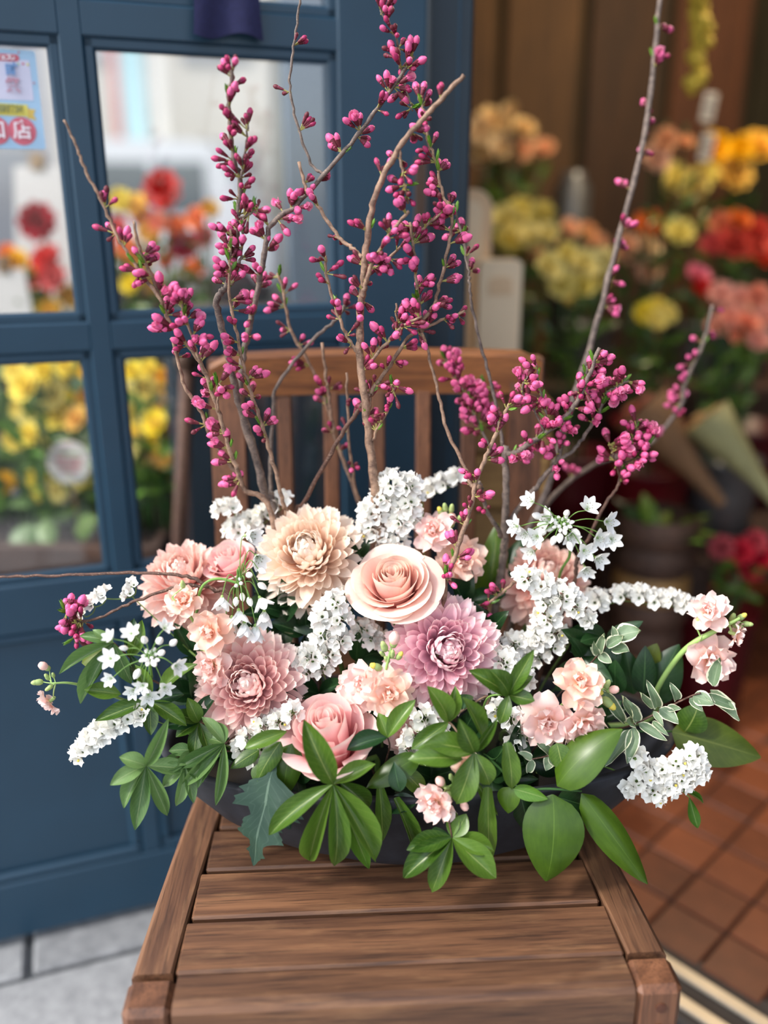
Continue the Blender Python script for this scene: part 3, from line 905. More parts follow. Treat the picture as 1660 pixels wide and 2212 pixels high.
# ------------------------------------------------------------------ roses
def rose(px, py, Rpx, Y, axis, mat, label, K=26, Hk=1.05, open_=1.0, seed=1, spin=0.0):
    C = P(px, py, Y); Rm = Rpx * mpp(px, py, Y); rd = random.Random(seed)
    axis = Vector(axis).normalized()
    H = Rm * Hk
    root = C - axis * H * .55
    base = foam_at(root.x, .6, (root.y - BC.y) * .6)
    t = thing('garden_rose', base, label, 'flower', 'pale pink roses in the arrangement')
    mb = MB(); mb.tube(spline([root + axis * .002, root - axis * Rm * .5, base + UP * .02, base - UP * .02], 4), .0032, 6)
    put('stem', mb.mesh('stem', MAT['stem']), t)
    M = frame(root, axis, axis.orthogonal())
    mb = MB(); mb.lathe([(.003, -.10 * Rm), (.16 * Rm, -.06 * Rm), (.22 * Rm, .06 * Rm), (.12 * Rm, .12 * Rm)], 12); put('rose_hip', mb.mesh('rose_hip', MAT['stem']), t, M)
    for k in range(5):
        q = k * 2 * math.pi / 5 + .4
        d = Vector((math.cos(q), .1 if k % 2 else .5, math.sin(q)))
        mb = MB(); blade(mb, Rm * .55, Rm * .2, w_lance, .3, -.5, 6, 2)
        put('sepal', mb.mesh('sepal', MAT['leaf_mid']), t, M @ frame((0, 0, 0), d, (0, 1, 0)))
    for k in range(K):
        f = k / (K - 1); al = spin + k * 2.399 + rd.uniform(-.2, .2)
        g = max(0, (f - .52) / .48)
        if f < .52: rb = Rm * (.045 + .40 * (f / .52) ** 1.1); hw = 1.9 - .8 * f / .52; top = H * (1.0 - .05 * f); fl = Rm * .035
        else: rb = Rm * (.45 + .20 * g); hw = 1.15 - .22 * g; fl = Rm * (.08 + .42 * g ** 1.25 * open_) * rd.uniform(.6, 1.2); top = H * (.95 - .30 * g ** 1.1 * (.45 + .55 * open_) + rd.uniform(-.04, .03))
        nu, nv = 14, 12; vs = []; uv = []
        tilt = rd.uniform(-.07, .07); ph = rd.uniform(0, 6.28); roll = Rm * (.02 + .13 * g) * rd.uniform(.6, 1.3); pt = rd.uniform(.0, .10) * g
        for i in range(nu + 1):
            for j in range(nv + 1):
                s = -1 + 2 * j / nv
                t1 = (i / nu) * (1 - .16 * abs(s) ** 2.4 - pt * abs(s))
                ang = al + s * hw * (.40 + .60 * math.sin(math.pi * min(.56, .10 + t1 * .52)))
                r = rb * (.30 + .72 * math.sin(math.pi * (.05 + .50 * t1)))
                if f < .52: r *= 1 - .16 * max(0, t1 - .55) / .45
                lip = max(0, (t1 - .45) / .55)
                r += fl * lip ** 1.6 + Rm * .014 * s * (1 + f)
                z = top * t1 ** (1 - .10 * g)
                u = max(0, (t1 - .74 + .10 * abs(s) * g) / .30) * 2.3          # the rim rolls back
                r += roll * math.sin(min(u, 2.6)); z -= roll * (1 - math.cos(min(u, 2.6)))
                z += H * tilt * s * t1 + Rm * .014 * math.sin(s * 6 + ph) * lip
                r += Rm * .03 * g * math.sin(s * 4 + ph) * lip
                vs.append(Vector((r * math.cos(ang), z, r * math.sin(ang)))); uv.append((j / nv, i / nu))
        fs = [(i * (nv + 1) + j, i * (nv + 1) + j + 1, (i + 1) * (nv + 1) + j + 1, (i + 1) * (nv + 1) + j) for i in range(nu) for j in range(nv)]
        mb = MB(); mb.add(vs, fs, 0, uv)
        put('petal', mb.mesh('petal', MAT[mat]), t, M)
    return t

# ------------------------------------------------------------------ stock: ruffled double florets and buds on a thick stem
STK = {}
def stockpetals(mat):
    if mat in STK: return STK[mat]
    out = []
    for v in range(4):
        mb = MB(); blade(mb, 1.0, .95, w_round, .25, (-.55, -.3, .2, .6)[v], 8, 8, .22, v * 7 + 2, 0, (-.5, -.2, .1, .3)[v])
        out.append(mb.mesh('petal', MAT[mat]))
    STK[mat] = out
    return out
def greenbud_mesh(top):
    mb = MB(); mb.lathe([(.05, 0), (.20, .08), (.27, .30), (.25, .52), (.20, .68)], 8, mi=0); mb.lathe([(.20, .62), (.22, .72), (.14, .92), (.01, 1.0)], 8, mi=1)
    return mb.mesh('bud', [MAT['calyx'], MAT[top]])
SBUD = {k: greenbud_mesh(k) for k in ('bud_green', 'yellow')}
SBUD['pink'] = None
def pinkbud():
    mb = MB(); mb.lathe([(.05, 0), (.17, .05), (.22, .22), (.20, .40)], 8, mi=0); mb.lathe([(.19, .30), (.29, .48), (.30, .70), (.20, .92), (.02, 1.0)], 10, mi=1)
    return mb.mesh('bud', [MAT['calyx'], m_plain('pale_pink_bud', srgb(246, 196, 184), .6, .08, 60)])
SBUD['pink'] = pinkbud()
def stock(stem_px, Ys, florets, buds, label, r=5.0, mat='stock', seed=1, stemmat='stem_pale'):
    """stem_px: from tip downwards; florets: (px,py,radius,Y,axis,mat); buds: (px,py,len,kind,dirpx)"""
    rd = random.Random(seed)
    pts = [P(x, y, Ys + dy) for x, y, dy in stem_px]
    base = foam_at(pts[-1].x, .7)
    t = thing('stock_stem', base, label, 'flower', 'pale pink stock stems in the arrangement')
    line = spline(pts + [base + UP * .015, base - UP * .015], 5)
    rm = r * mpp(stem_px[0][0], stem_px[0][1], Ys)
    mb = MB(); mb.tube(line, [rm * (.55 + .45 * min(1, i / 8)) for i in range(len(line))], 8)
    put('stem', mb.mesh('stem', MAT[stemmat]), t)
    def near(c): return min(line, key=lambda q: (q - c).length)
    for fl in florets:
        x, y, rp, Y, ax = fl[:5]; mm = fl[5] if len(fl) > 5 else mat
        c = P(x, y, Y); rr = rp * mpp(x, y, Y); ax = Vector(ax).normalized()
        e = sub('floret', c - ax * rr * .3, t)
        c0 = c - ax * rr * .35
        ux = ax.orthogonal().normalized(); uy = ax.cross(ux)
        for ring, (n, tilt, sc) in enumerate(((6, 82, 1.05), (5, 55, .88), (5, 28, .66), (3, 8, .45))):
            for k in range(n):
                a = 2 * math.pi * (k + .5 * ring) / n + rd.uniform(-.25, .25); th = math.radians(tilt + rd.uniform(-12, 12))
                rad = ux * math.cos(a) + uy * math.sin(a)
                d = ax * math.cos(th) + rad * math.sin(th); inn = ax * math.sin(th) - rad * math.cos(th)
                s = rr * sc * rd.uniform(.9, 1.1)
                put('petal', stockpetals(mm)[min(3, ring) if rd.random() < .7 else rd.randrange(4)], e, frame(c0 + rad * rr * .05, d, inn + rad * .2, s, s, s))
        mb = MB(); q = near(c0)
        mb.tube(spline([q, q.lerp(c0, .5) - ax * rr * .1, c0 - ax * rr * .35], 4), rm * .45, 6)
        mb.lathe([(rm * .5, -.55 * rr), (.16 * rr, -.38 * rr), (.15 * rr, .0)], 8, M=frame(c0, ax, ux))
        put('calyx', mb.mesh('calyx', MAT['calyx']), e)
    for x, y, ln, kind, dpx in buds:
        c = P(x, y, Ys); L = ln * mpp(x, y, Ys)
        d = (P(x + dpx[0], y + dpx[1], Ys - .004) - c).normalized()
        b0 = c - d * L * .5; q = near(b0)
        put('bud', SBUD[kind], t, frame(b0, d, TOCAM(c), L, L, L))
        mb = MB(); mb.tube(spline([q, q.lerp(b0, .5) + d * .001, b0 + d * L * .05], 3), rm * .32, 5); put('bud_stalk', mb.mesh('bud_stalk', MAT[stemmat]), t)
    return t

# ------------------------------------------------------------------ white star-flower heads
def w_star(t): return max(.12, math.sin(math.pi * (t * .88 + .08)) ** .8)
mb = MB(); blade(mb, 1, .56, w_star, .35, .15, 6, 4); STAR = mb.mesh('petal', MAT['white_petal'])
mb = MB()
for k in range(6):
    q = k * math.pi / 3
    mb.tube([(0, 0, 0), (.14 * math.cos(q), .32, .14 * math.sin(q)), (.20 * math.cos(q), .48, .20 * math.sin(q))], .018, 4)
    mb.lathe([(.001, .46), (.035, .49), (.03, .54), (.001, .56)], 5, 1, M=Matrix.Translation((.20 * math.cos(q), 0, .20 * math.sin(q))))
mb.lathe([(.02, -.12), (.10, -.04), (.10, .06), (.03, .16)], 8, 2)
STAMEN = mb.mesh('stamens', [MAT['white_petal'], m_plain('grey_anther', srgb(150, 146, 128)), MAT['stem_pale']])
mb = MB(); mb.lathe([(.03, -.02), (.16, .08), (.30, .32), (.30, .56), (.20, .82), (.02, 1.0)], 10); WBUD = mb.mesh('bud', MAT['statice'])
def starhead(center, Y, florets, buds, tiny, stem_px, label, fr=22, seed=1, droop=0.0):
    rd = random.Random(seed)
    C = P(center[0], center[1], Y); m = mpp(center[0], center[1], Y)
    sp = [C] + [P(x, y, Y + dy) for x, y, dy in stem_px]
    base = foam_at(sp[-1].x, .7)
    t = thing('star_flower_head', base, label, 'flower', 'white star flower heads')
    mb = MB(); mb.tube(spline(sp + [base + UP * .012, base - UP * .015], 5), 3.2 * m, 6); put('stem', mb.mesh('stem', MAT['stem']), t)
    mb = MB(); mb.lathe([(.5 * m, -6 * m), (6 * m, -1 * m), (5 * m, 3 * m), (.5 * m, 6 * m)], 8); put('hub', mb.mesh('hub', MAT['stem']), t, frame(C, TOCAM(C), UP))
    def pedicel(p, d):
        mb = MB(); mid = C.lerp(p, .55) + (TOCAM(C) * .006 + UP * (.004 + droop * .012)); mb.tube(spline([C, mid, p], 5), 1.15 * m, 5); put('pedicel', mb.mesh('pedicel', MAT['stem']), t)
    for fx in florets:
        x, y = fx[:2]; dz = fx[2] if len(fx) > 2 else rd.uniform(-.012, .004)
        p = P(x, y, Y + dz)
        out = (p - C); out = (out - TOCAM(C) * out.dot(TOCAM(C))).normalized()
        ax = (out * rd.uniform(.35, .8) + TOCAM(C) * rd.uniform(.35, .9) + Vector((rd.uniform(-.3, .3), 0, rd.uniform(-.2, .2) - droop * .9))).normalized()
        rr = fr * 1.25 * m * rd.uniform(.92, 1.1)
        p0 = p - ax * rr * .3
        pedicel(p0 - ax * rr * .1, ax)
        e = sub('floret', p0, t); ux = ax.orthogonal().normalized(); uy = ax.cross(ux)
        open_ = math.radians(rd.uniform(50, 78) if droop == 0 else rd.uniform(34, 52))
        a0 = rd.uniform(0, 6)
        for k in range(6):
            a = a0 + k * math.pi / 3; rad = ux * math.cos(a) + uy * math.sin(a)
            th = open_ * (1 if k % 2 else .86)
            put('petal', STAR, e, frame(p0, ax * math.cos(th) + rad * math.sin(th), ax * math.sin(th) - rad * math.cos(th), rr, rr, rr))
        put('stamens', STAMEN, e, frame(p0, ax, ux, rr, rr, rr))
    for x, y, ln in buds:
        p = P(x, y, Y + rd.uniform(-.01, 0)); d = ((p - C).normalized() + Vector((0, -.25, -droop * .6 + rd.uniform(-.2, .2)))).normalized(); L = ln * m
        pedicel(p - d * L * .45, d); put('bud', WBUD, t, frame(p - d * L * .5, d, TOCAM(p), L, L, L))
    for k in range(tiny):
        a = k * 2.4; r_ = (4 + 4.6 * math.sqrt(k)) * m
        e1 = Vector((1, 0, 0)); e2 = TOCAM(C).cross(e1).normalized() * -1
        p = C + e1 * r_ * math.cos(a) + e2 * r_ * math.sin(a) * .9 + TOCAM(C) * (18 * m - r_ * .25)
        L = rd.uniform(13, 18) * m; d = ((p - C).normalized())
        pedicel(p - d * L * .4, d); put('bud', WBUD, t, frame(p - d * L * .5, d, UP, L, L, L))
    return t

# ------------------------------------------------------------------ statice
def statice_floret(v):
    rd = random.Random(40 + v); mb = MB(); n = 20
    prof = [(.06, .0), (.12, .22), (.22, .46), (.38, .68), (.53, .84)]
    vs = []; fs = []; ms = []
    for i, (r, y) in enumerate(prof):
        for k in range(n):
            q = 2 * math.pi * k / n
            ru = (i / 4) ** 2
            rr = r * (1 + .12 * ru * math.cos(5 * q + v)) + .02 * rd.uniform(-1, 1) * ru
            yy = y + .09 * ru * math.sin(5 * q + 1.3 + v) + .05 * ru * math.sin(10 * q) + .05 * ru * rd.uniform(-1, 1)
            vs.append((rr * math.cos(q), yy, -rr * math.sin(q)))
    for i in range(4):
        for k in range(n): fs.append((i * n + k, i * n + (k + 1) % n, (i + 1) * n + (k + 1) % n, (i + 1) * n + k)); ms.append(1 if i < 1 else 0)
    mb.v = vs; mb.f = fs; mb.m = ms
    if v == 2: mb.lathe([(.001, .60), (.08, .66), (.12, .80), (.05, .86), (.001, .84)], 6, 2)
    return mb.mesh('floret', [MAT['statice'], MAT['statice_green'], MAT['yellow']])
SFL = [statice_floret(v) for v in range(3)]
def statice(blobs, Y, label, face=None, seed=1, fpx=23, root=None, dens=1.0):
    """blobs: (px,py,radius_px[,dY]); every blob is a dome of papery florets on its own short branch"""
    rd = random.Random(seed)
    cs = []
    for b in blobs:
        Yb = Y + (b[3] if len(b) > 3 else 0); cs.append((P(b[0], b[1], Yb), b[2] * mpp(b[0], b[1], Yb)))
    mid = sum((c for c, _ in cs), Vector()) / len(cs)
    base = foam_at(mid.x, .72, (mid.y - BC.y) * .5) if root is None else root
    t = thing('statice_spray', base, label, 'flower', 'white statice sprays')
    m = mpp(blobs[0][0], blobs[0][1], Y)
    fc = Vector(face).normalized() if face is not None else None
    # the spine runs through the blobs in order, starting at the one nearest the foam
    start = min(cs, key=lambda c: (c[0] - base).length)[0]
    hub = start.lerp(base, .35)
    mb = MB(); mb.tube(spline([base - UP * .012, base.lerp(hub, .5) + UP * .004, hub], 4), 2.2 * m, 6)
    done = [hub]                      # every short branch leaves the nearest part of the stem that is already there
    for c, r in sorted(cs, key=lambda q: (q[0] - hub).length):
        d = fc if fc is not None else (TOCAM(c) * .75 + UP * .45).normalized()
        e = c - d * r * .9; q = min(done, key=lambda s: (s - e).length)
        mb.tube(spline([q, q.lerp(e, .5) - d * r * .25, e, c - d * r * .45], 4), 1.3 * m, 5); done.append(e)
    put('stem', mb.mesh('stem', MAT['statice_green']), t)
    for c, r in cs:
        d0 = fc if fc is not None else (TOCAM(c) * .75 + UP * .45 + Vector((rd.uniform(-.25, .25), 0, rd.uniform(-.2, .2)))).normalized()
        ux = d0.orthogonal().normalized(); uy = d0.cross(ux)
        n = max(5, int(1.75 * dens * (r / m / (fpx * .52)) ** 2))
        heart = c - d0 * r * .75
        for k in range(n):
            f = (k + .5) / n; th = math.radians(78) * math.sqrt(f); a = k * 2.399 + rd.uniform(-.2, .2)
            d = d0 * math.cos(th) + (ux * math.cos(a) + uy * math.sin(a)) * math.sin(th)
            tip = heart + d0 * r * (.75 + .45 * math.cos(th)) + (ux * math.cos(a) + uy * math.sin(a)) * r * math.sin(th) * 1.05
            L = fpx * m * rd.uniform(1.05, 1.35)
            dd = (d + (tip - heart).normalized()).normalized()
            put('floret', SFL[rd.choice((0, 0, 1, 1, 1, 2)) if rd.random() < .25 else rd.randrange(2)], t, frame(tip - dd * L * .8, dd, ux, L * .95, L, L * .95))
    return t

# ------------------------------------------------------------------ cherry branches
def cherry_bud(scale, mi_pink, opened=0):
    mb = MB()
    # stalk, calyx, petals along +Y, unit about 24 mm long
    mb.tube([(0, -.001, 0), (.0004, .004, 0), (0, .0085, 0)], [.0007, .0006, .0009], 5, 0, False)
    s = scale
    mb.lathe([(.0009, .0072), (.0019 * s, .0088), (.0026 * s, .0125), (.0033 * s, .0152), (.0034 * s, .0158)], 7, 1)
    y0 = .0125; L = .0104 * s
    mb.lathe([(.0021 * s, y0), (.0034 * s, y0 + L * .32), (.0037 * s, y0 + L * .58), (.0024 * s, y0 + L * .86), (.0003, y0 + L)], 8, 2)
    # a fold where the petals overlap
    for k in range(2):
        q = k * 2.6 + .5
        blade(mb, L * 1.02, .0058 * s, w_star, .55, .45, 5, 2, 0, 0, 0, 0, False, Matrix.Translation((0, y0, 0)) @ Matrix.Rotation(q, 4, 'Y') @ Matrix.Translation((0, 0, -.0031 * s)) @ Matrix.Rotation(.12, 4, 'X'), 3)
    if opened:
        for k in range(5):
            a = k * 2 * math.pi / 5
            blade(mb, .0105, .0092, w_round, .3, -.15, 5, 4, .06, k, 0, 0, False, Matrix.Translation((0, .014, 0)) @ Matrix.Rotation(a, 4, 'Y') @ Matrix.Rotation(-.25 - .5 * (k % 2), 4, 'X') @ Matrix.Rotation(math.pi / 2 - .9, 4, 'X'), 3)
    return mb.mesh('bud', [MAT['pedicel'], MAT['cherry_calyx'], MAT[mi_pink], MAT['bud_pale']])
CB = {'deep': cherry_bud(.80, 'bud_deep'), 'small': cherry_bud(.66, 'cherry_calyx'), 'mid': cherry_bud(.98, 'bud_pink'), 'big': cherry_bud(1.15, 'bud_pink'), 'open': cherry_bud(1.0, 'bud_pink', 1)}
def leafbud():
    mb = MB()
    for k in range(3):
        blade(mb, .014, .0042, w_lance, .5, .25, 5, 2, 0, 0, 0, 0, False, Matrix.Rotation(k * 2.1, 4, 'Y') @ Matrix.Rotation(-.22, 4, 'X'), 0)
    return mb.mesh('leaf_bud', MAT['leaf_bright'])
LB = leafbud()
MIXES = {'n': ('mid', 'mid', 'deep', 'deep', 'big', 'small'), 'd': ('deep', 'deep', 'small', 'mid', 'small'), 'o': ('mid', 'big', 'big', 'deep', 'open', 'mid')}
def cherry(twigs, label, seed=1, root=None, bark='bark', sink=True, size=1.0, cat='branch'):
    """twigs: (points [(px,py)], Y0, Y1, r0px, r1px, clusters, (t0,t1), mix); first twig is the main stem, listed from the bowl upwards"""
    rd = random.Random(seed)
    first = twigs[0]
    p0 = P(first[0][0][0], first[0][0][1], first[1])
    base = root if root is not None else foam_at(p0.x, .75, (p0.y - BC.y) * .5)
    t = thing('cherry_branch', base, label, cat, 'budding cherry branches')
    wood = MB(); buds = []
    for k, (pts, Y0, Y1, r0, r1, ncl, span, mix) in enumerate(twigs):
        n = len(pts)
        q = [P(x, y, Y0 + (Y1 - Y0) * i / max(1, n - 1)) for i, (x, y) in enumerate(pts)]
        m = mpp(pts[0][0], pts[0][1], Y0)
        if k == 0 and sink: q = [base - UP * .015, base.lerp(q[0], .5)] + q
        line = spline(q, 6)
        out = []
        for i, p in enumerate(line):
            w = .0009 if 0 < i < len(line) - 1 else 0
            out.append(p + Vector((rd.uniform(-w, w), rd.uniform(-w, w), rd.uniform(-w, w))))
        rad = [m * (r0 + (r1 - r0) * i / (len(out) - 1)) * (1 + .16 * max(0, math.sin(i * 1.9 + k))) for i in range(len(out))]
        wood.tube(out, rad, 7)
        # bud clusters
        lo = 0 if not (k == 0 and sink) else 12
        for c in range(ncl):
            f = span[0] + (span[1] - span[0]) * (c + rd.uniform(.15, .85)) / ncl
            idx = lo + f * (len(out) - 1 - lo); i0 = min(int(idx), len(out) - 2)
            p = out[i0].lerp(out[i0 + 1], idx - i0); tg = (out[i0 + 1] - out[i0]).normalized()
            a0 = rd.uniform(0, 6.28); u = tg.orthogonal().normalized(); v = tg.cross(u)
            rad_ = u * math.cos(a0) + v * math.sin(a0)
            nb = rd.choice((2, 3, 3, 4, 4))
            for b in range(nb):
                d = (rad_ * rd.uniform(.5, 1.1) + tg * rd.uniform(-.1, .8) + UP * rd.uniform(-.15, .55) + Vector((rd.uniform(-.55, .55), rd.uniform(-.45, .35), rd.uniform(-.35, .35)))).normalized()
                s = rd.uniform(.78, 1.08) * size
                put('bud', CB[rd.choice(MIXES[mix])], t, frame(p - d * .0005, d, rad_, s, s * rd.uniform(.85, 1.15), s))
            if rd.random() < .28:
                d = (tg * .8 + rad_ * -.6 + UP * .4).normalized(); s = rd.uniform(.7, 1.15) * size
                put('leaf_bud', LB, t, frame(p, d, rad_, s, s, s))
    put('wood', wood.mesh('wood', MAT[bark]), t)
    return t

YB = .93
cherry([
  ([(812, 1095), (810, 1064), (800, 962), (791, 886), (782, 810), (777, 750), (781, 658), (787, 600), (790, 547), (798, 481), (813, 420), (853, 334), (909, 263), (955, 213), (1003, 162)], .90, .90, 10.5, 4.0, 9, (.16, .95), 'n'),
  ([(783, 640), (790, 615), (803, 572), (838, 512), (884, 456)], .895, .885, 5.5, 3.2, 8, (.05, 1.0), 'n'),
  ([(784, 556), (760, 535), (737, 517), (701, 466), (676, 425), (663, 410), (646, 350)], .90, .96, 4.5, 3.5, 3, (.2, 1), 'd'),
  ([(772, 760), (755, 735), (737, 699), (719, 643), (704, 588), (704, 552)], .90, .90, 4.0, 2.6, 7, (.1, 1.0), 'd'),
  ([(787, 797), (823, 755), (868, 709), (911, 683)], .90, .885, 4.0, 3.0, 7, (.15, 1.0), 'n'),
  ([(795, 886), (805, 841), (843, 790), (884, 729), (944, 697), (1005, 671)], .90, .92, 5.5, 2.6, 10, (.0, 1.0), 'd'),
  ([(865, 735), (858, 700), (856, 655)], .91, .90, 2.6, 2.0, 3, (.2, 1), 'n'),
  ([(912, 718), (906, 653), (899, 598), (894, 532), (886, 480)], .91, .90, 4.0, 2.6, 9, (.05, 1), 'n'),
  ([(906, 700), (937, 659), (955, 593), (972, 517), (975, 456), (955, 415), (944, 355), (924, 299), (917, 248), (905, 205)], .91, .93, 4.0, 2.4, 17, (.05, 1), 'n'),
  ([(863, 324), (870, 365), (876, 405), (882, 440)], .90, .90, 3.2, 2.4, 5, (.1, 1), 'n'),
  ([(805, 580), (823, 572), (874, 527), (924, 486), (965, 453)], .895, .91, 3.2, 2.4, 10, (.1, 1), 'n'),
  ([(800, 962), (815, 930), (835, 890), (850, 850), (848, 830)], .90, .88, 3.0, 2.0, 6, (.2, 1), 'd'),
], 'tallest cherry branch rising from the middle with many pink buds', 3)

cherry([
  ([(575, 1100), (574, 1074), (550, 979), (522, 889), (518, 843), (524, 789), (529, 753), (540, 700), (554, 640), (568, 563), (581, 495), (610, 462), (640, 445), (701, 375), (767, 299), (818, 233), (863, 167), (894, 122)], .95, .97, 8.5, 3.2, 22, (.38, 1), 'o'),
  ([(868, 160), (864, 130), (861, 101), (848, 66), (822, 22)], .97, .97, 3.0, 1.8, 9, (.0, 1), 'd'),
  ([(868, 160), (885, 215), (892, 240)], .97, .97, 2.4, 1.8, 3, (.2, 1), 'd'),
  ([(700, 376), (672, 352), (640, 260), (626, 185), (633, 114), (645, 25), (652, -15)], .97, 1.0, 3.2, 2.2, 3, (.25, .75), 'd'),
], 'long cherry branch crossing from lower left up to the very top', 7, bark='bark_grey')

cherry([
  ([(585, 1105), (531, 1060), (518, 1029), (500, 979), (477, 907), (457, 843), (437, 794), (409, 749), (364, 690), (346, 640), (319, 577), (301, 536), (290, 477)], .90, .86, 6.5, 2.6, 16, (.08, .92), 'o'),
  ([(352, 655), (315, 605), (287, 563), (260, 522), (233, 464), (206, 409), (179, 355), (161, 310), (138, 260)], .865, .87, 4.2, 2.4, 5, (.1, .55), 'd'),
  ([(432, 784), (414, 726), (398, 680), (391, 650)], .87, .86, 3.2, 2.4, 8, (.05, 1), 'o'),
  ([(513, 1024), (482, 979), (450, 929), (432, 884), (400, 834), (382, 767), (369, 730)], .90, .89, 4.6, 3.2, 2, (.3, .9), 'd'),
  ([(470, 890), (472, 830), (495, 857)], .88, .87, 2.4, 1.6, 2, (.3, 1), 'n'),
], 'slender cherry branch leaning far left towards the poster', 12)

cherry([
  ([(620, 1120), (613, 1092), (599, 1033), (581, 966), (559, 898), (541, 843), (525, 785), (509, 708), (495, 640), (498, 572), (498, 495)], .905, .89, 5.0, 2.4, 18, (.30, 1), 'n'),
], 'straight thin cherry twig with paired pink buds left of centre', 15)

cherry([
  ([(590, 1090), (574, 1074), (547, 965), (518, 880), (500, 798), (482, 721), (468, 658), (478, 630), (491, 617), (509, 554), (513, 482), (518, 391), (504, 337), (498, 269), (495, 210), (504, 143)], .925, .90, 9.0, 3.6, 24, (.50, 1), 'd'),
  ([(519, 385), (522, 373), (531, 314), (536, 270)], .90, .90, 3.0, 2.0, 6, (.1, 1), 'd'),
  ([(500, 615), (518, 572), (524, 520), (526, 470)], .905, .90, 3.6, 2.6, 5, (.1, 1), 'n'),
  ([(516, 470), (540, 462), (560, 452)], .90, .895, 2.6, 2.0, 4, (.2, 1), 'd'),
], 'tall dark cherry branch with crowded maroon buds at the tip', 21, bark='bark_grey')

cherry([
  ([(786, 1130), (782, 1104), (747, 1008), (722, 937), (706, 870), (696, 841), (656, 760), (625, 709), (615, 638), (600, 590)], .98, 1.0, 4.5, 2.8, 11, (.25, 1), 'n'),
  ([(722, 937), (712, 860), (706, 821), (696, 740)], .98, .975, 4.0, 3.2, 1, (.4, .6), 'n'),
], 'thin blurred cherry branch behind, curving left of the tall middle branch', 25)
cherry([
  ([(640, 1120), (656, 1089), (696, 1013), (737, 942), (777, 881), (800, 850)], .93, .90, 5.0, 4.0, 1, (.6, .9), 'd'),
], 'bare reddish cherry twig slanting up to the right behind the peach chrysanthemum', 27, bark='bark_dark')
cherry([
  ([(590, 1110), (585, 1000), (590, 900), (600, 831), (676, 735), (729, 689), (745, 660)], .97, .98, 4.2, 3.4, 1, (.8, 1), 'n'),
], 'bare grey cherry twig running diagonally in front of the chair crest rail', 28, bark='bark_grey')
cherry([
  ([(790, 1120), (775, 1080), (757, 988), (752, 892), (749, 805)], .955, .95, 3.8, 2.6, 3, (.3, .9), 'd'),
], 'short straight cherry twig just left of the tall middle branch', 29)

cherry([
  ([(960, 1262), (967, 1244), (995, 1167), (1016, 1101), (1030, 1041), (1051, 985), (1076, 930), (1093, 891), (1104, 868)], .84, .86, 6.6, 3.4, 16, (.02, 1), 'n'),
  ([(1038, 1052), (1020, 1049), (1005, 1008), (965, 927), (950, 861), (929, 775), (911, 719)], .86, .93, 4.6, 3.0, 1, (.1, .3), 'd'),
], 'front cherry branch beside the blush rose, leaning right', 31)
cherry([
  ([(1085, 1230), (1090, 1174), (1093, 1104), (1093, 1034), (1090, 971), (1104, 980), (1132, 968), (1177, 936), (1222, 902), (1250, 863), (1268, 825), (1296, 751)], .92, .90, 9.5, 3.6, 18, (.46, 1), 'o'),
  ([(1090, 1150), (1107, 1118), (1139, 1076), (1160, 1052), (1191, 1010), (1205, 996), (1215, 947), (1226, 909), (1262, 840), (1270, 790)], .92, .92, 6.5, 3.4, 12, (.5, 1), 'o'),
  ([(1205, 996), (1243, 968), (1275, 923), (1303, 874), (1312, 850), (1335, 835), (1359, 822)], .92, .92, 4.6, 2.2, 12, (.35, 1), 'o'),
  ([(1082, 1160), (1079, 1146), (1055, 1108), (1041, 1062), (1036, 1040)], .91, .88, 5.0, 4.0, 1, (.3, .6), 'n'),
  ([(1184, 930), (1178, 880), (1163, 825), (1160, 790)], .905, .90, 2.6, 1.8, 7, (.05, 1), 'o'),
  ([(1178, 936), (1150, 880), (1128, 845), (1140, 812)], .905, .90, 2.2, 1.6, 6, (.25, 1), 'o'),
  ([(1086, 964), (1076, 895), (1062, 832), (1041, 748), (1021, 667), (1015, 613), (1013, 588), (1000, 517), (980, 440)], .93, .98, 4.0, 2.4, 5, (.72, 1), 'n'),
  ([(1070, 1000), (1040, 930), (1015, 870), (990, 820), (960, 770)], .95, 1.0, 3.4, 2.0, 20, (.2, 1), 'o'),
  ([(1040, 930), (1045, 880), (1050, 830)], .98, 1.0, 2.6, 2.0, 8, (.1, 1), 'o'),
], 'forked grey cherry branch on the right with bright pink bud clusters', 35, bark='bark_grey')
cherry([
  ([(1240, 1260), (1247, 1209), (1275, 1157), (1311, 1083), (1334, 1052), (1348, 1000), (1369, 947), (1378, 905)], .89, .93, 5.0, 2.2, 10, (.60, 1), 'o'),
  ([(1340, 1030), (1325, 985), (1318, 960)], .92, .92, 2.0, 1.5, 5, (.2, 1), 'o'),
  ([(1350, 1000), (1385, 980), (1405, 935)], .92, .93, 2.0, 1.5, 6, (.2, 1), 'o'),
], 'short cherry twig at far right ending in one bright pink cluster', 41, bark='bark_dark')
cherry([
  ([(1130, 1180), (1180, 1060), (1240, 860), (1290, 700), (1330, 540), (1385, 330), (1410, 160), (1428, -20)], 1.0, 1.22, 8.0, 5.5, 11, (.45, .97), 'o'),
  ([(1290, 1000), (1400, 960), (1470, 880), (1480, 830), (1520, 740), (1540, 660)], 1.14, 1.2, 5.0, 3.5, 9, (.2, 1), 'o'),
  ([(1160, 1110), (1230, 1040), (1290, 1000)], 1.02, 1.14, 6.0, 5.0, 1, (.5, .8), 'o'),
], 'blurred rearmost cherry branch arching up on the right side', 45, bark='bark_grey')
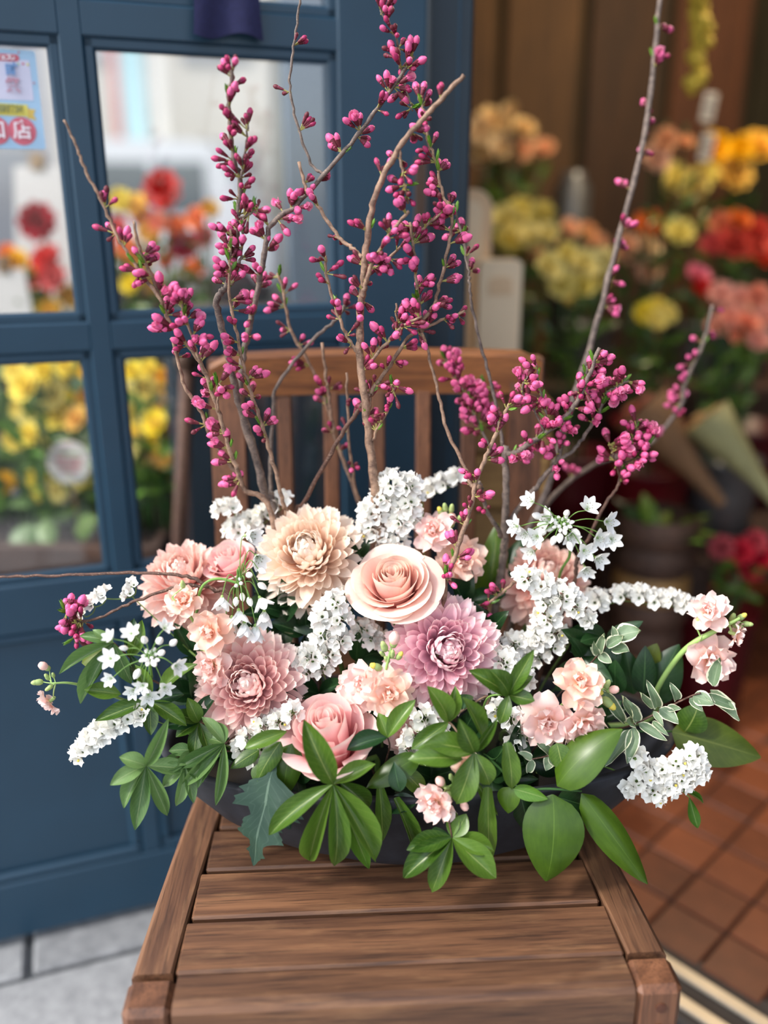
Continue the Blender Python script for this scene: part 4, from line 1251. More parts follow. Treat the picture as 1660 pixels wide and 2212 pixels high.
cherry([
  ([(500, 1290), (460, 1275), (425, 1252), (385, 1243), (300, 1238), (150, 1242), (20, 1246), (-40, 1250)], .83, .86, 4.8, 2.6, 0, (.5, 1), 'd'),
  ([(452, 1268), (390, 1265), (330, 1285), (265, 1310), (205, 1338), (160, 1345)], .83, .82, 3.8, 2.6, 5, (.90, 1), 'n'),
  ([(170, 1344), (150, 1325), (140, 1318)], .82, .82, 2.2, 1.4, 4, (.1, 1), 'n'),
  ([(170, 1344), (165, 1365), (160, 1380)], .82, .82, 2.2, 1.4, 4, (.1, 1), 'n'),
], 'low dark cherry twig reaching left, one bud cluster at its end', 51, bark='bark_dark')
cherry([
  ([(1010, 1330), (1060, 1300), (1110, 1260), (1150, 1235)], .86, .85, 4.0, 3.0, 4, (.1, .6), 'd'),
], 'short bud-bearing cherry stub low behind the rose pink chrysanthemum', 53, bark='bark')

# ------------------------------------------------------------------ the arrangement
mum(664, 1190, 104, .870, (-.12, -.72, .68), 'mum_peach', 'cream peach pompon chrysanthemum at the top left of the bowl', 250, 1.0, 2)
mum(966, 1406, 110, .800, (.10, -.86, .50), 'mum_rose', 'largest rose pink pompon chrysanthemum right of centre', 250, .85, 3)
mum(536, 1480, 106, .790, (-.02, -.84, .54), 'mum_pink', 'pink pompon chrysanthemum low on the left beside the pink rose', 250, .85, 4)
mum(392, 1240, 88, .880, (-.15, -.45, .88), 'mum_salmon', 'salmon pompon chrysanthemum at the left edge beneath the low twig', 210, 1.0, 5)
mum(1180, 1240, 86, .925, (.10, -.50, .86), 'mum_salmon', 'salmon pompon chrysanthemum half hidden behind the white star flowers on the right', 210, 1.0, 6)

rose(852, 1264, 100, .835, (-.12, -.44, .89), 'rose_blush', 'open blush rose in the middle of the arrangement', 32, 1.22, 1.0, 3, .3)
rose(714, 1592, 108, .755, (-.14, -.34, .93), 'rose_pink', 'pink rose low at the front with flared outer petals', 24, 1.7, .80, 8, 1.1)
rose(500, 1218, 66, .885, (-.20, -.35, .92), 'rose_pink', 'closed pink rose tucked behind the white star flowers on the left', 20, 1.5, .35, 5, 2.0)

A = (-.1, -.8, .45)
stock([(372, 1290, 0), (420, 1345, .01), (450, 1420, .03)], .80,
      [(392, 1292, 40, .80, (-.15, -.55, .75), 'stock_peach'), (447, 1366, 52, .785, (-.25, -.85, .25), 'stock_peach'), (450, 1440, 46, .79, (-.5, -.8, .1), 'stock'), (1, 1, 1, 1, A)][:3],
      [(395, 1262, 22, 'bud_green', (-4, -20))], 'peach stock stem on the left between two chrysanthemums', 4, 'stock', 2)
stock([(112, 1476, -.01), (155, 1476, 0), (215, 1492, .02), (330, 1530, .06)], .78,
      [(100, 1522, 27, .775, (-.7, -.5, -.5), 'stock')],
      [(96, 1440, 30, 'pink', (-16, -8)), (80, 1474, 26, 'bud_green', (-20, 2)), (102, 1462, 20, 'bud_green', (-12, -14)), (106, 1486, 20, 'bud_green', (-14, 10)), (115, 1458, 16, 'bud_green', (-4, -14))],
      'short stock stem poking out at far left with one pink floret', 3.4, 'stock', 3)
stock([(845, 1400, 0), (836, 1440, 0), (826, 1500, .02), (824, 1560, .05)], .775,
      [(782, 1478, 50, .775, (-.35, -.75, .5), 'stock'), (842, 1500, 52, .758, (.05, -.9, .40), 'stock_peach'), (745, 1490, 30, .79, (-.6, -.6, .4), 'stock')],
      [(852, 1382, 42, 'pink', (4, -24)), (830, 1396, 30, 'bud_green', (-8, -22)), (848, 1412, 24, 'bud_green', (4, -20)), (864, 1416, 26, 'yellow', (12, -16)), (836, 1424, 22, 'bud_green', (-10, -14)), (812, 1440, 32, 'yellow', (-20, -8)), (826, 1412, 18, 'bud_green', (-12, -10))],
      'stock stem between the roses with green buds above two florets', 4, 'stock', 4)
stock([(968, 1112, 0), (975, 1150, 0), (985, 1190, .01), (990, 1260, .03)], .90,
      [(932, 1144, 42, .885, (-.35, -.75, .55), 'stock'), (1004, 1214, 50, .88, (.25, -.9, .3), 'stock_peach'), (975, 1222, 34, .885, (-.5, -.8, .1), 'stock')],
      [(976, 1124, 36, 'pink', (2, -22)), (952, 1104, 26, 'yellow', (-10, -20)), (962, 1096, 24, 'bud_green', (-4, -22)), (976, 1098, 24, 'bud_green', (4, -22)), (992, 1120, 22, 'bud_green', (10, -14))],
      'peach stock stem at the top right of the blush rose', 3.6, 'stock', 5)
stock([(1305, 1488, -.01), (1262, 1500, -.005), (1225, 1515, 0), (1200, 1545, .02), (1180, 1600, .05)], .775,
      [(1255, 1470, 52, .765, (-.05, -.65, .75), 'stock_peach'), (1182, 1566, 56, .755, (-.2, -.95, .15), 'stock'), (1268, 1572, 52, .752, (.25, -.9, -.15), 'stock')],
      [(1286, 1492, 38, 'yellow', (18, 6)), (1312, 1478, 28, 'bud_green', (12, -16)), (1324, 1490, 30, 'pink', (20, -2)), (1316, 1520, 38, 'yellow', (18, 16)), (1296, 1478, 24, 'bud_green', (4, -18))],
      'stock stem on the lower right carrying three ruffled pink florets', 4.4, 'stock', 6)
stock([(1600, 1335, -.01), (1555, 1358, -.005), (1490, 1395, 0), (1450, 1440, .01), (1420, 1490, .02), (1390, 1560, .05)], .83,
      [(1530, 1316, 42, .825, (-.3, -.55, .75), 'stock'), (1542, 1430, 52, .82, (.15, -.9, .25), 'stock'), (1600, 1374, 28, .82, (.85, -.4, -.2), 'stock')],
      [(1584, 1335, 28, 'bud_green', (6, -22)), (1604, 1332, 26, 'yellow', (16, -10)), (1616, 1348, 24, 'bud_green', (22, 2)), (1508, 1342, 34, 'bud_green', (8, -22)), (1594, 1352, 24, 'bud_green', (16, 4))],
      'long thick green stock stem reaching out at far right', 6.0, 'stock', 7)
stock([(968, 1700, 0), (985, 1690, .005), (1005, 1670, .015), (1010, 1620, .05)], .712,
      [(938, 1742, 46, .705, (-.35, -.9, .0), 'stock'), (1012, 1662, 34, .72, (.3, -.8, .5), 'stock_peach')],
      [(953, 1690, 34, 'pink', (-12, -16)), (968, 1720, 34, 'yellow', (-2, 14)), (985, 1700, 24, 'bud_green', (6, 8)), (975, 1678, 22, 'bud_green', (-4, -12)), (1002, 1738, 30, 'pink', (10, 18)), (992, 1716, 22, 'bud_green', (8, 14)), (966, 1702, 20, 'bud_green', (-10, 0))],
      'stock tip hanging at the front rim with one pink floret', 3.4, 'stock', 8)
stock([(868, 1590, 0), (880, 1600, .01), (890, 1620, .03)], .775, [(876, 1592, 40, .775, (.1, -.8, .4), 'stock')], [(1, 1, 1, 'pink', (0, 1))][:0],
      'small pale stock floret half hidden left of the front statice', 3, 'stock', 9)

starhead((324, 1420), .748, [(238, 1376), (282, 1366), (358, 1353), (236, 1422), (238, 1467), (286, 1494), (322, 1505), (358, 1488), (384, 1440), (306, 1484)],
         [(375, 1388, 24), (349, 1410, 24), (345, 1384, 26), (296, 1456, 26), (333, 1433, 22), (267, 1400, 20), (312, 1382, 24)], 11, [(328, 1460, .03), (345, 1540, .08)],
         'white star flower head on the left facing the viewer', 21, 3)
starhead((517, 1260), .805, [(540, 1158), (558, 1206), (480, 1300), (566, 1300), (517, 1330), (482, 1366), (528, 1356), (571, 1332), (552, 1364), (500, 1345)],
         [(567, 1266, 24), (539, 1242, 22), (567, 1234, 22), (524, 1290, 20), (540, 1300, 22), (510, 1300, 22)], 3, [(470, 1250, 0), (438, 1266, 0), (428, 1310, .01), (440, 1380, .04)],
         'nodding white star flower head in front of the closed pink rose', 31, 5, 1.0)
starhead((1215, 1132), .870, [(1147, 1082), (1272, 1096), (1112, 1136), (1318, 1128), (1148, 1194), (1296, 1164), (1322, 1166), (1266, 1192), (1294, 1208), (1266, 1232), (1134, 1155), (1158, 1160), (1236, 1160), (1180, 1120)],
         [(1160, 1114, 26), (1172, 1132, 26), (1190, 1142, 24), (1185, 1110, 24), (1245, 1150, 24), (1210, 1162, 26), (1196, 1168, 24), (1225, 1108, 22), (1172, 1150, 24), (1232, 1180, 24)], 14, [(1232, 1195, .01), (1211, 1238, .02), (1190, 1330, .05)],
         'large white star flower head at the upper right', 25, 7)

S = statice
S([(848, 1042, 32), (884, 1044, 26), (826, 1076, 28), (880, 1084, 34), (806, 1106, 30), (868, 1118, 34), (890, 1116, 24), (800, 1136, 28), (826, 1156, 28), (856, 1168, 28)], .90, 'tallest white statice spray standing behind the blush rose', None, 1)
S([(912, 1062, 20), (935, 1050, 20), (960, 1040, 22), (985, 1026, 18)], .955, 'white statice sprig behind and to the right of the tallest spray', (-.1, -.35, .93), 2)
S([(478, 1096, 20), (498, 1092, 18), (512, 1138, 30), (545, 1122, 26), (572, 1108, 24), (604, 1080, 24)], .93, 'white statice spray behind the peach chrysanthemum on the left', (-.25, -.5, .8), 3)
S([(722, 1302, 26), (700, 1328, 28), (732, 1336, 28), (702, 1366, 30), (735, 1378, 26), (672, 1414, 30), (712, 1408, 28), (646, 1424, 24), (668, 1446, 24), (696, 1440, 22)], .82, 'white statice spray in the centre left of the blush rose', None, 4)
S([(745, 1286, 22), (785, 1358, 24), (806, 1376, 22), (828, 1384, 18)], .845, 'small white statice sprig peeping out under the blush rose', None, 5)
S([(1138, 1246, 26), (1172, 1262, 28), (1215, 1284, 32), (1182, 1296, 28), (1238, 1304, 26), (1180, 1336, 30), (1200, 1366, 28), (1160, 1380, 28), (1192, 1396, 24), (1112, 1388, 26), (1140, 1394, 22), (1166, 1416, 20), (1268, 1336, 16)], .845, 'big white statice spray beneath the white star flowers at right', None, 6)
S([(1290, 1292, 26), (1348, 1282, 24), (1384, 1282, 24), (1418, 1292, 24), (1450, 1292, 24), (1478, 1300, 20)], .90, 'white statice spray reaching right towards the stock florets', (.0, -.45, .9), 7)
S([(1086, 1426, 32), (1112, 1448, 32), (1082, 1470, 28), (1130, 1466, 24)], .81, 'round white statice cluster beside the rose pink chrysanthemum', None, 8)
S([(1075, 1530, 20), (1104, 1548, 24), (1130, 1578, 24), (1112, 1600, 22), (1140, 1556, 20)], .775, 'white statice cluster beside the ruffled pink florets', None, 9)
S([(918, 1548, 26), (942, 1572, 24), (900, 1584, 26), (922, 1598, 22), (886, 1612, 24), (908, 1630, 16)], .755, 'white statice cluster at the front right of the pink rose', None, 10)
S([(604, 1556, 24), (572, 1568, 26), (540, 1590, 28), (524, 1612, 24), (560, 1612, 24), (545, 1634, 18), (634, 1536, 22)], .765, 'white statice spray under the low pink chrysanthemum', None, 11)
S([(296, 1544, 18), (268, 1552, 22), (240, 1564, 24), (214, 1582, 26), (192, 1600, 26), (172, 1624, 22)], .76, 'drooping white statice spray at the lower left', (-.35, -.75, .55), 12)
S([(218, 1282, 20), (194, 1300, 20), (174, 1322, 20), (284, 1262, 16), (276, 1280, 16)], .845, 'faint white statice sprig behind the bud cluster at far left', (-.5, -.3, .8), 13, 17)
S([(1500, 1640, 28), (1510, 1664, 26), (1470, 1652, 28), (1440, 1668, 26), (1478, 1684, 26), (1400, 1664, 24), (1384, 1692, 24), (1418, 1714, 24), (1376, 1636, 22), (1360, 1704, 16), (1450, 1700, 22)], .765, 'white statice spray hanging over the bowl end at right', (.15, -.85, .45), 14)

# ------------------------------------------------------------------ leaf sprigs
def sprig(nodes, leaves, Y, label, mat='leaf_mid', kind='lance', stem_r=2.4, bark='bark_dark', root=None, name='leaf_sprig', nodeY=None):
    """nodes: stem pixels from the tip inwards with (px,py,Y); leaves: (node index or (px,py), tip px, width px, tip Y offset[, mat[, kind]])"""
    pts = [P(x, y, yy) for x, y, yy in nodes]
    base = foam_at(pts[-1].x, .75, (pts[-1].y - BC.y) * .5) if root is None else root
    t = thing(name, base, label, 'leaves', 'green leaf sprigs in the arrangement')
    m = mpp(nodes[0][0], nodes[0][1], nodes[0][2])
    top = pts[-1]
    line = spline(pts + [top.lerp(base, .6) + UP * .012, base - UP * .012], 5)
    mb = MB(); mb.tube(line, [m * stem_r * (.75 + .25 * min(1, i / 10)) for i in range(len(line))], 6)
    put('stem', mb.mesh('stem', MAT[bark]), t)
    for lf in leaves:
        n = lf[0]
        if isinstance(n, int): b = nodes[n][:2]; Yb = nodes[n][2]
        else: b = n[:2]; Yb = n[2] if len(n) > 2 else nodes[0][2]
        leaf(t, b, lf[1], lf[2], Yb, Yb + lf[3], lf[5] if len(lf) > 5 else kind, lf[4] if len(lf) > 4 else mat)
    return t
Y1 = .745
sprig([(316, 1654, .735), (348, 1647, .745), (420, 1622, .76), (485, 1606, .775)],
      [(0, (258, 1636), 32, -.005), (0, (238, 1696), 32, -.02), (0, (268, 1746), 30, -.02), (0, (292, 1792), 36, -.025), (0, (362, 1762), 28, -.005), (0, (410, 1662), 34, .01), (0, (364, 1552), 28, .0), (1, (400, 1640), 24, .01),
       (2, (365, 1622), 26, -.005), (2, (384, 1656), 24, -.02)], Y1, 'pale green leaf whorl hanging at the lower left over the door', 'leaf_pale')
sprig([(485, 1606, .755), (520, 1590, .78)],
      [(0, (384, 1658), 28, -.01), (0, (392, 1700), 26, -.02), (0, (428, 1702), 24, -.025), (0, (466, 1740), 22, -.03), (0, (452, 1596), 26, .01), (0, (470, 1560), 28, .01), (0, (436, 1548), 24, .01)], Y1, 'pale green leaf sprig at the left rim of the bowl', 'leaf_pale')
sprig([(324, 1514, .770), (350, 1540, .79)],
      [(0, (206, 1558), 32, -.02), (0, (326, 1588), 30, -.015), (0, (404, 1568), 34, -.01), ((262, 1500, .77), (182, 1490), 34, -.01), (0, (282, 1416), 34, .02, 'leaf_deep'), (0, (292, 1436), 28, .01), ((345, 1500, .77), (426, 1434), 34, .0, 'leaf_mid'), (0, (398, 1500), 34, .01, 'leaf_deep')],
      Y1, 'green leaf whorl beneath the left white star flower head')
sprig([(246, 1389, .785), (280, 1420, .80), (330, 1470, .82)],
      [(0, (128, 1456), 24, -.02), (0, (174, 1520), 32, -.02), (0, (192, 1484), 28, -.015), (0, (172, 1374), 22, .0), ((250, 1400, .80), (176, 1432), 38, .0, 'leaf_olive'), (0, (284, 1476), 32, -.0), (0, (200, 1360), 18, .0), (1, (306, 1340), 30, .01, 'leaf_mid'), (1, (290, 1335), 26, .02, 'leaf_deep')],
      Y1, 'green leaf whorl at far left behind the pink stock buds', 'leaf_pale')
sprig([(720, 1694, .705), (735, 1690, .715), (770, 1670, .74)],
      [(0, (657, 1556), 52, .01, 'leaf_mid', 'lance'), (0, (812, 1650), 36, .01, 'leaf_mid'), (0, (582, 1804), 42, -.005), (0, (670, 1858), 40, .015), (0, (722, 1872), 44, -.012), (0, (796, 1874), 40, .0, 'leaf_bright'), (0, (812, 1862), 54, -.015), (1, (794, 1746), 44, .005, 'leaf_mid')],
      Y1, 'fan of glossy green leaves hanging below the pink rose')
sprig([(838, 1593, .735), (842, 1615, .75), (830, 1660, .77)],
      [(0, (818, 1540), 28, .01), (0, (898, 1512), 36, .01), (0, (750, 1620), 38, -.01, 'leaf_deep')], Y1, 'three dark glossy leaves between the pink rose and the statice')
sprig([(970, 1560, .735), (1000, 1535, .745), (1057, 1505, .77)],
      [(0, (923, 1482), 42, -.005), (0, (984, 1482), 30, .01), (0, (888, 1618), 34, -.01), (1, (1010, 1500), 30, .02, 'leaf_deep')], Y1, 'leaf sprig with upright leaves below the rose pink chrysanthemum', bark='bark')
sprig([(1025, 1626, .715), (1002, 1600, .72), (970, 1560, .735), (960, 1590, .77)],
      [(0, (992, 1552), 40, -.01), ((1044, 1594, .725), (1000, 1506), 36, -.005), (0, (1076, 1550), 20, .0), (0, (916, 1608), 50, -.01), ((1000, 1640, .708), (882, 1640), 46, -.01), (0, (986, 1737), 50, -.01), (0, (1058, 1696), 40, -.005)], Y1, 'leaf whorl at the centre front just above the hanging stock tip', bark='bark')
sprig([(1099, 1501, .745), (1057, 1505, .755), (1040, 1540, .78)],
      [(0, (1013, 1449), 40, -.005), (0, (1058, 1446), 44, -.01), (0, (1155, 1402), 32, .0), (0, (1152, 1460), 30, .0), (0, (1156, 1514), 32, -.01), (0, (1080, 1564), 28, -.01)], Y1, 'five pointed green leaves over the round statice cluster', 'leaf_mid', bark='stem')
sprig([(977, 1809, .700), (971, 1762, .705), (985, 1700, .73), (1000, 1650, .76)],
      [(0, (879, 1836), 42, -.01), (0, (874, 1896), 46, -.015), (0, (933, 1928), 40, -.02), (0, (1072, 1897), 54, -.02), (0, (1068, 1838), 42, -.005), (0, (932, 1812), 40, .015, 'leaf_deep'), (0, (1008, 1758), 34, .01), (0, (984, 1752), 26, .015)], Y1, 'lowest green leaf whorl hanging over the seat in front of the bowl')
# Italian ruscus with broad leaves on the right
sprig([(1257, 1709, .730), (1190, 1704, .725), (1122, 1702, .730), (1080, 1660, .76)],
      [((1195, 1716, .722), (1180, 1904), 118, -.02, 'leaf_ruscus', 'ovate'), ((1257, 1714, .728), (1400, 1910), 64, -.02, 'leaf_ruscus', 'ovate'), ((1204, 1698, .728), (1345, 1575), 84, .01, 'leaf_ruscus', 'ovate'),
       ((1104, 1700, .722), (1098, 1757), 46, -.005, 'leaf_ruscus', 'ovate'), ((1110, 1704, .72), (1184, 1726), 30, -.005, 'leaf_bright', 'ovate'), ((1206, 1722, .735), (1290, 1748), 46, .01, 'leaf_deep', 'ovate'), ((1125, 1715, .735), (1150, 1808), 52, .0, 'leaf_deep', 'ovate'), ((1204, 1605, .745), (1220, 1672), 44, -.01, 'leaf_mid', 'ovate')],
      Y1, 'ruscus stem with broad leaves, one large oval leaf hanging over the seat', 'leaf_ruscus', 'ovate', 3.2, 'stem_dark')
sprig([(1100, 1600, .74), (1070, 1640, .76)],
      [((1055, 1700, .722), (1058, 1866), 36, .0, 'leaf_mid', 'strap'), ((1095, 1604, .725), (1106, 1706), 36, -.005, 'leaf_mid', 'strap'), ((1030, 1690, .728), (1076, 1762), 16, .0, 'leaf_mid', 'strap')], Y1, 'long strap leaves hanging down the bowl behind the lowest whorl', 'leaf_mid', 'strap', 2.4, 'stem_dark')
sprig([(840, 1690, .735), (850, 1660, .76)],
      [((852, 1724, .722), (898, 1872), 30, .0, 'leaf_mid', 'strap'), ((820, 1700, .725), (826, 1815), 34, .0, 'leaf_mid', 'strap'), ((906, 1632, .735), (792, 1702), 50, -.012, 'leaf_ruscus', 'ovate'), ((852, 1645, .725), (865, 1710), 36, -.012, 'leaf_deep', 'obl'), ((870, 1660, .735), (920, 1712), 36, -.005), ((840, 1750, .728), (905, 1730), 38, .0, 'leaf_deep')], Y1, 'mixed broad and strap leaves under the front statice cluster', 'leaf_mid', 'strap', 2.4, 'stem_dark')
sprig([(630, 1612, .745), (640, 1640, .77)],
      [((632, 1606, .742), (612, 1728), 58, -.015, 'leaf_ruscus', 'ovate'), ((607, 1602, .735), (556, 1688), 38, -.012, 'leaf_mid', 'ovate'), ((620, 1580, .74), (527, 1616), 30, -.012, 'leaf_mid', 'lance'), ((560, 1620, .75), (498, 1660), 30, -.01, 'leaf_mid'), ((555, 1650, .745), (570, 1700), 30, -.01, 'leaf_mid')], Y1, 'speckled broad leaves left of the pink rose', 'leaf_mid', 'ovate', 2.4, 'stem_dark')
# dark lobed leaf
def lobed(parent, pb, pt, w, n, mat):
    L = (pt - pb).length
    out = [(0, .03), (.08, .08), (.13, .30), (.20, .46), (.25, .40), (.29, .52), (.35, .48), (.38, .24), (.44, .18), (.50, .30), (.55, .27), (.60, .36), (.66, .30), (.70, .14), (.77, .10), (.82, .16), (.87, .10), (1.0, .01)]
    mb = MB(); vs = []; uv = []; rows = 40; nv = 6
    for i in range(rows + 1):
        t = i / rows
        for a, b in zip(out, out[1:]):
            if a[0] <= t <= b[0]: hw = a[1] + (b[1] - a[1]) * (t - a[0]) / (b[0] - a[0]); break
        z = -.22 * (t - .5) ** 2 * 1.2 + .06
        for j in range(nv + 1):
            s = -1 + 2 * j / nv; k = 1 + .10 * math.sin(i * 2.3 + (s > 0) * 1.4) * abs(s)
            x = s * hw * k * (1.15 if s < 0 else .85)
            vs.append((x * w, t * L + .12 * abs(x) * L, (z + .03 * math.sin(x * 9 + t * 12) + .10 * abs(s) * hw) * L)); uv.append((j / nv, t))
    fs = [(i * (nv + 1) + j, i * (nv + 1) + j + 1, (i + 1) * (nv + 1) + j + 1, (i + 1) * (nv + 1) + j) for i in range(rows) for j in range(nv)]
    mb.add(vs, fs, 0, uv)
    return put('leaf', mb.mesh('lobed_leaf', MAT[mat]), parent, frame(pb, pt - pb, n))
def lobed_sprig():
    pts = [P(593, 1660, .728), P(620, 1620, .76)]; base = foam_at(pts[1].x, .75)
    t = thing('chrysanthemum_leaf', base, 'dark blue-green lobed leaf drooping over the bowl at left', 'leaves', 'green leaf sprigs in the arrangement')
    mb = MB(); mb.tube(spline(pts + [base + UP * .01, base - UP * .012], 4), .002, 6); put('stem', mb.mesh('stem', MAT['stem_dark']), t)
    a, b = P(592, 1655, .728), P(546, 1872, .705)
    lobed(t, a, b, 150 * mpp(570, 1760, .71), TOCAM(a) + Vector((-.2, 0, .2)), 'leaf_blue')
    leaf3(t, P(600, 1730, .735), P(628, 1792, .722), 40 * mpp(600, 1760, .72), 'ovate', 'leaf_blue')
lobed_sprig()
# variegated pittosporum
V = 'leaf_var'
sprig([(1515, 1497, .785), (1490, 1505, .785), (1430, 1535, .78), (1371, 1564, .785), (1330, 1575, .80)],
      [((1420, 1527, .78), (1397, 1468), 20, -.01), ((1412, 1530, .78), (1382, 1494), 15, -.005), ((1462, 1512, .78), (1448, 1474), 18, -.005), ((1425, 1530, .78), (1466, 1561), 28, -.015), ((1412, 1536, .78), (1434, 1568), 13, -.01),
       ((1497, 1503, .785), (1542, 1520), 34, -.01), ((1540, 1482, .785), (1556, 1420), 28, -.005), ((1535, 1490, .785), (1600, 1556), 28, -.01), ((1520, 1500, .785), (1592, 1530), 22, .0), ((1490, 1508, .785), (1519, 1536), 17, -.01),
       ((1380, 1562, .78), (1440, 1600), 20, -.015), ((1410, 1558, .78), (1446, 1590), 12, -.015), ((1375, 1560, .78), (1356, 1512), 22, -.01), ((1380, 1556, .78), (1342, 1500), 22, -.005), ((1370, 1564, .78), (1352, 1560), 24, -.01), ((1365, 1575, .775), (1308, 1652), 28, -.015), ((1372, 1570, .775), (1356, 1648), 28, -.018), ((1440, 1530, .78), (1470, 1530), 16, -.01), ((1300, 1490, .79), (1348, 1560), 24, .0)],
      Y1, 'cream-edged variegated sprig reaching right above the bowl end', V, 'round', 2.2, 'bark_dark', name='variegated_sprig')
sprig([(1330, 1375, .815), (1294, 1413, .82), (1270, 1440, .83)],
      [(1, (1284, 1384), 16, -.01), (1, (1306, 1367), 18, -.01), (0, (1324, 1352), 14, 0), (0, (1386, 1362), 40, -.01), ((1322, 1400, .815), (1361, 1406), 28, -.01), ((1310, 1396, .815), (1350, 1374), 24, -.01), (1, (1322, 1432), 20, -.01), (1, (1276, 1398), 16, 0)],
      Y1, 'small variegated sprig between the statice and the stock stem', V, 'round', 2.0, 'bark_dark', name='variegated_sprig')
sprig([(1150, 1640, .745), (1190, 1630, .755), (1220, 1600, .78)],
      [(0, (1120, 1625), 16, 0), (0, (1140, 1670), 18, 0), (1, (1180, 1665), 24, -.005), (1, (1205, 1655), 22, -.005), (1, (1160, 1605), 18, 0)], Y1, 'dim variegated sprig in the shade below the ruffled florets', V, 'round', 2.0, 'bark_dark', name='variegated_sprig')
# large leaves on the right
sprig([(1452, 1580, .83), (1400, 1580, .83)],
      [(0, (1645, 1636), 92, -.01, 'leaf_olive', 'ovate'), ((1410, 1520, .86), (1468, 1392), 76, .01, 'leaf_deep', 'ovate'), ((1370, 1500, .86), (1352, 1402), 52, .01, 'leaf_deep'), ((1390, 1500, .85), (1395, 1395), 48, .01, 'leaf_deep'), ((1330, 1500, .84), (1330, 1425), 44, .0, 'leaf_deep'), ((1400, 1440, .87), (1420, 1390), 40, .0, 'leaf_olive'), ((1480, 1580, .825), (1510, 1520), 60, .0, 'leaf_mid', 'ovate')],
      Y1, 'broad olive and dark leaves on the right behind the variegated sprig', 'leaf_deep', 'ovate', 3, 'stem_dark')
sprig([(1060, 1230, .945), (1050, 1280, .93)], [((1050, 1300, .935), (1075, 1130), 60, .02, 'leaf_mid', 'ovate'), ((1020, 1310, .935), (1040, 1190), 70, .01, 'leaf_ruscus', 'ovate'), ((1070, 1290, .93), (1130, 1160), 50, .03, 'leaf_deep', 'ovate')], Y1, 'tall broad green leaves standing behind the peach stock florets', 'leaf_mid', 'ovate', 3, 'stem_dark')
sprig([(1490, 1722, .775), (1460, 1700, .78), (1400, 1690, .785)], [(0, (1508, 1788), 22, .0, 'leaf_bright'), (1, (1520, 1735), 10, 0, 'leaf_bright')], Y1, 'tiny blurred green leaf dangling beneath the statice at the bowl end', 'leaf_bright', 'lance', 1.6, 'stem')
# shaded filler foliage inside the mound
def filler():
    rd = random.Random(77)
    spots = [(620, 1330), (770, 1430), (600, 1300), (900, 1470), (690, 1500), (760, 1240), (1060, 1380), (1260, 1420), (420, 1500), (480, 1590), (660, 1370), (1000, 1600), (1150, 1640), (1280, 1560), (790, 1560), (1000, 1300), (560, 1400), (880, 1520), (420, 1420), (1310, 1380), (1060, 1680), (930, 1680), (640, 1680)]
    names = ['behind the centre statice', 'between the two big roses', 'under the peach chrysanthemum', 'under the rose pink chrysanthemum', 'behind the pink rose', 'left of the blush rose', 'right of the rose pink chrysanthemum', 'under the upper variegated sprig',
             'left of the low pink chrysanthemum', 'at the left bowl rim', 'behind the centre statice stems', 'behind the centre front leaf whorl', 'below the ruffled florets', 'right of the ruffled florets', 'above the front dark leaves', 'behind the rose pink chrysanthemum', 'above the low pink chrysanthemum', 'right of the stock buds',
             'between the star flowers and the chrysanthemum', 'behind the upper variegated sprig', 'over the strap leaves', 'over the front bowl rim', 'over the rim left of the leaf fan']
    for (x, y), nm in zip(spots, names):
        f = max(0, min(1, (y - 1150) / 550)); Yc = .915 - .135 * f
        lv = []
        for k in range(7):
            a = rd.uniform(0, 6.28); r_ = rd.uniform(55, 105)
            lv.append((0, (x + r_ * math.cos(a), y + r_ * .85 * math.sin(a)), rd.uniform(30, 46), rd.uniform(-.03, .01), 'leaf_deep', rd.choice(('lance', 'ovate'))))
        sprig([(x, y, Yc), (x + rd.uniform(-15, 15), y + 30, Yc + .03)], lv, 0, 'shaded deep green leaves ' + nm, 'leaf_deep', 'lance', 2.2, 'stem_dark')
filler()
sprig([(430, 1560, .775), (470, 1550, .80)], [(0, (372, 1540), 30, -.01), (0, (380, 1592), 30, -.015), (0, (420, 1640), 28, -.02), (0, (452, 1628), 26, -.02), (0, (405, 1508), 30, .0), (0, (470, 1500), 28, .01, 'leaf_deep'), (0, (350, 1568), 26, -.01, 'leaf_deep')], Y1, 'green leaf sprig beneath the low pink chrysanthemum on its left')
sprig([(400, 1650, .745), (440, 1625, .765)], [(0, (352, 1700), 24, -.01), (0, (380, 1742), 24, -.015), (0, (418, 1735), 24, -.015), (0, (345, 1668), 22, -.005), (0, (440, 1690), 24, -.01)], Y1, 'small pale leaf sprig hanging outside the left bowl rim', 'leaf_pale')

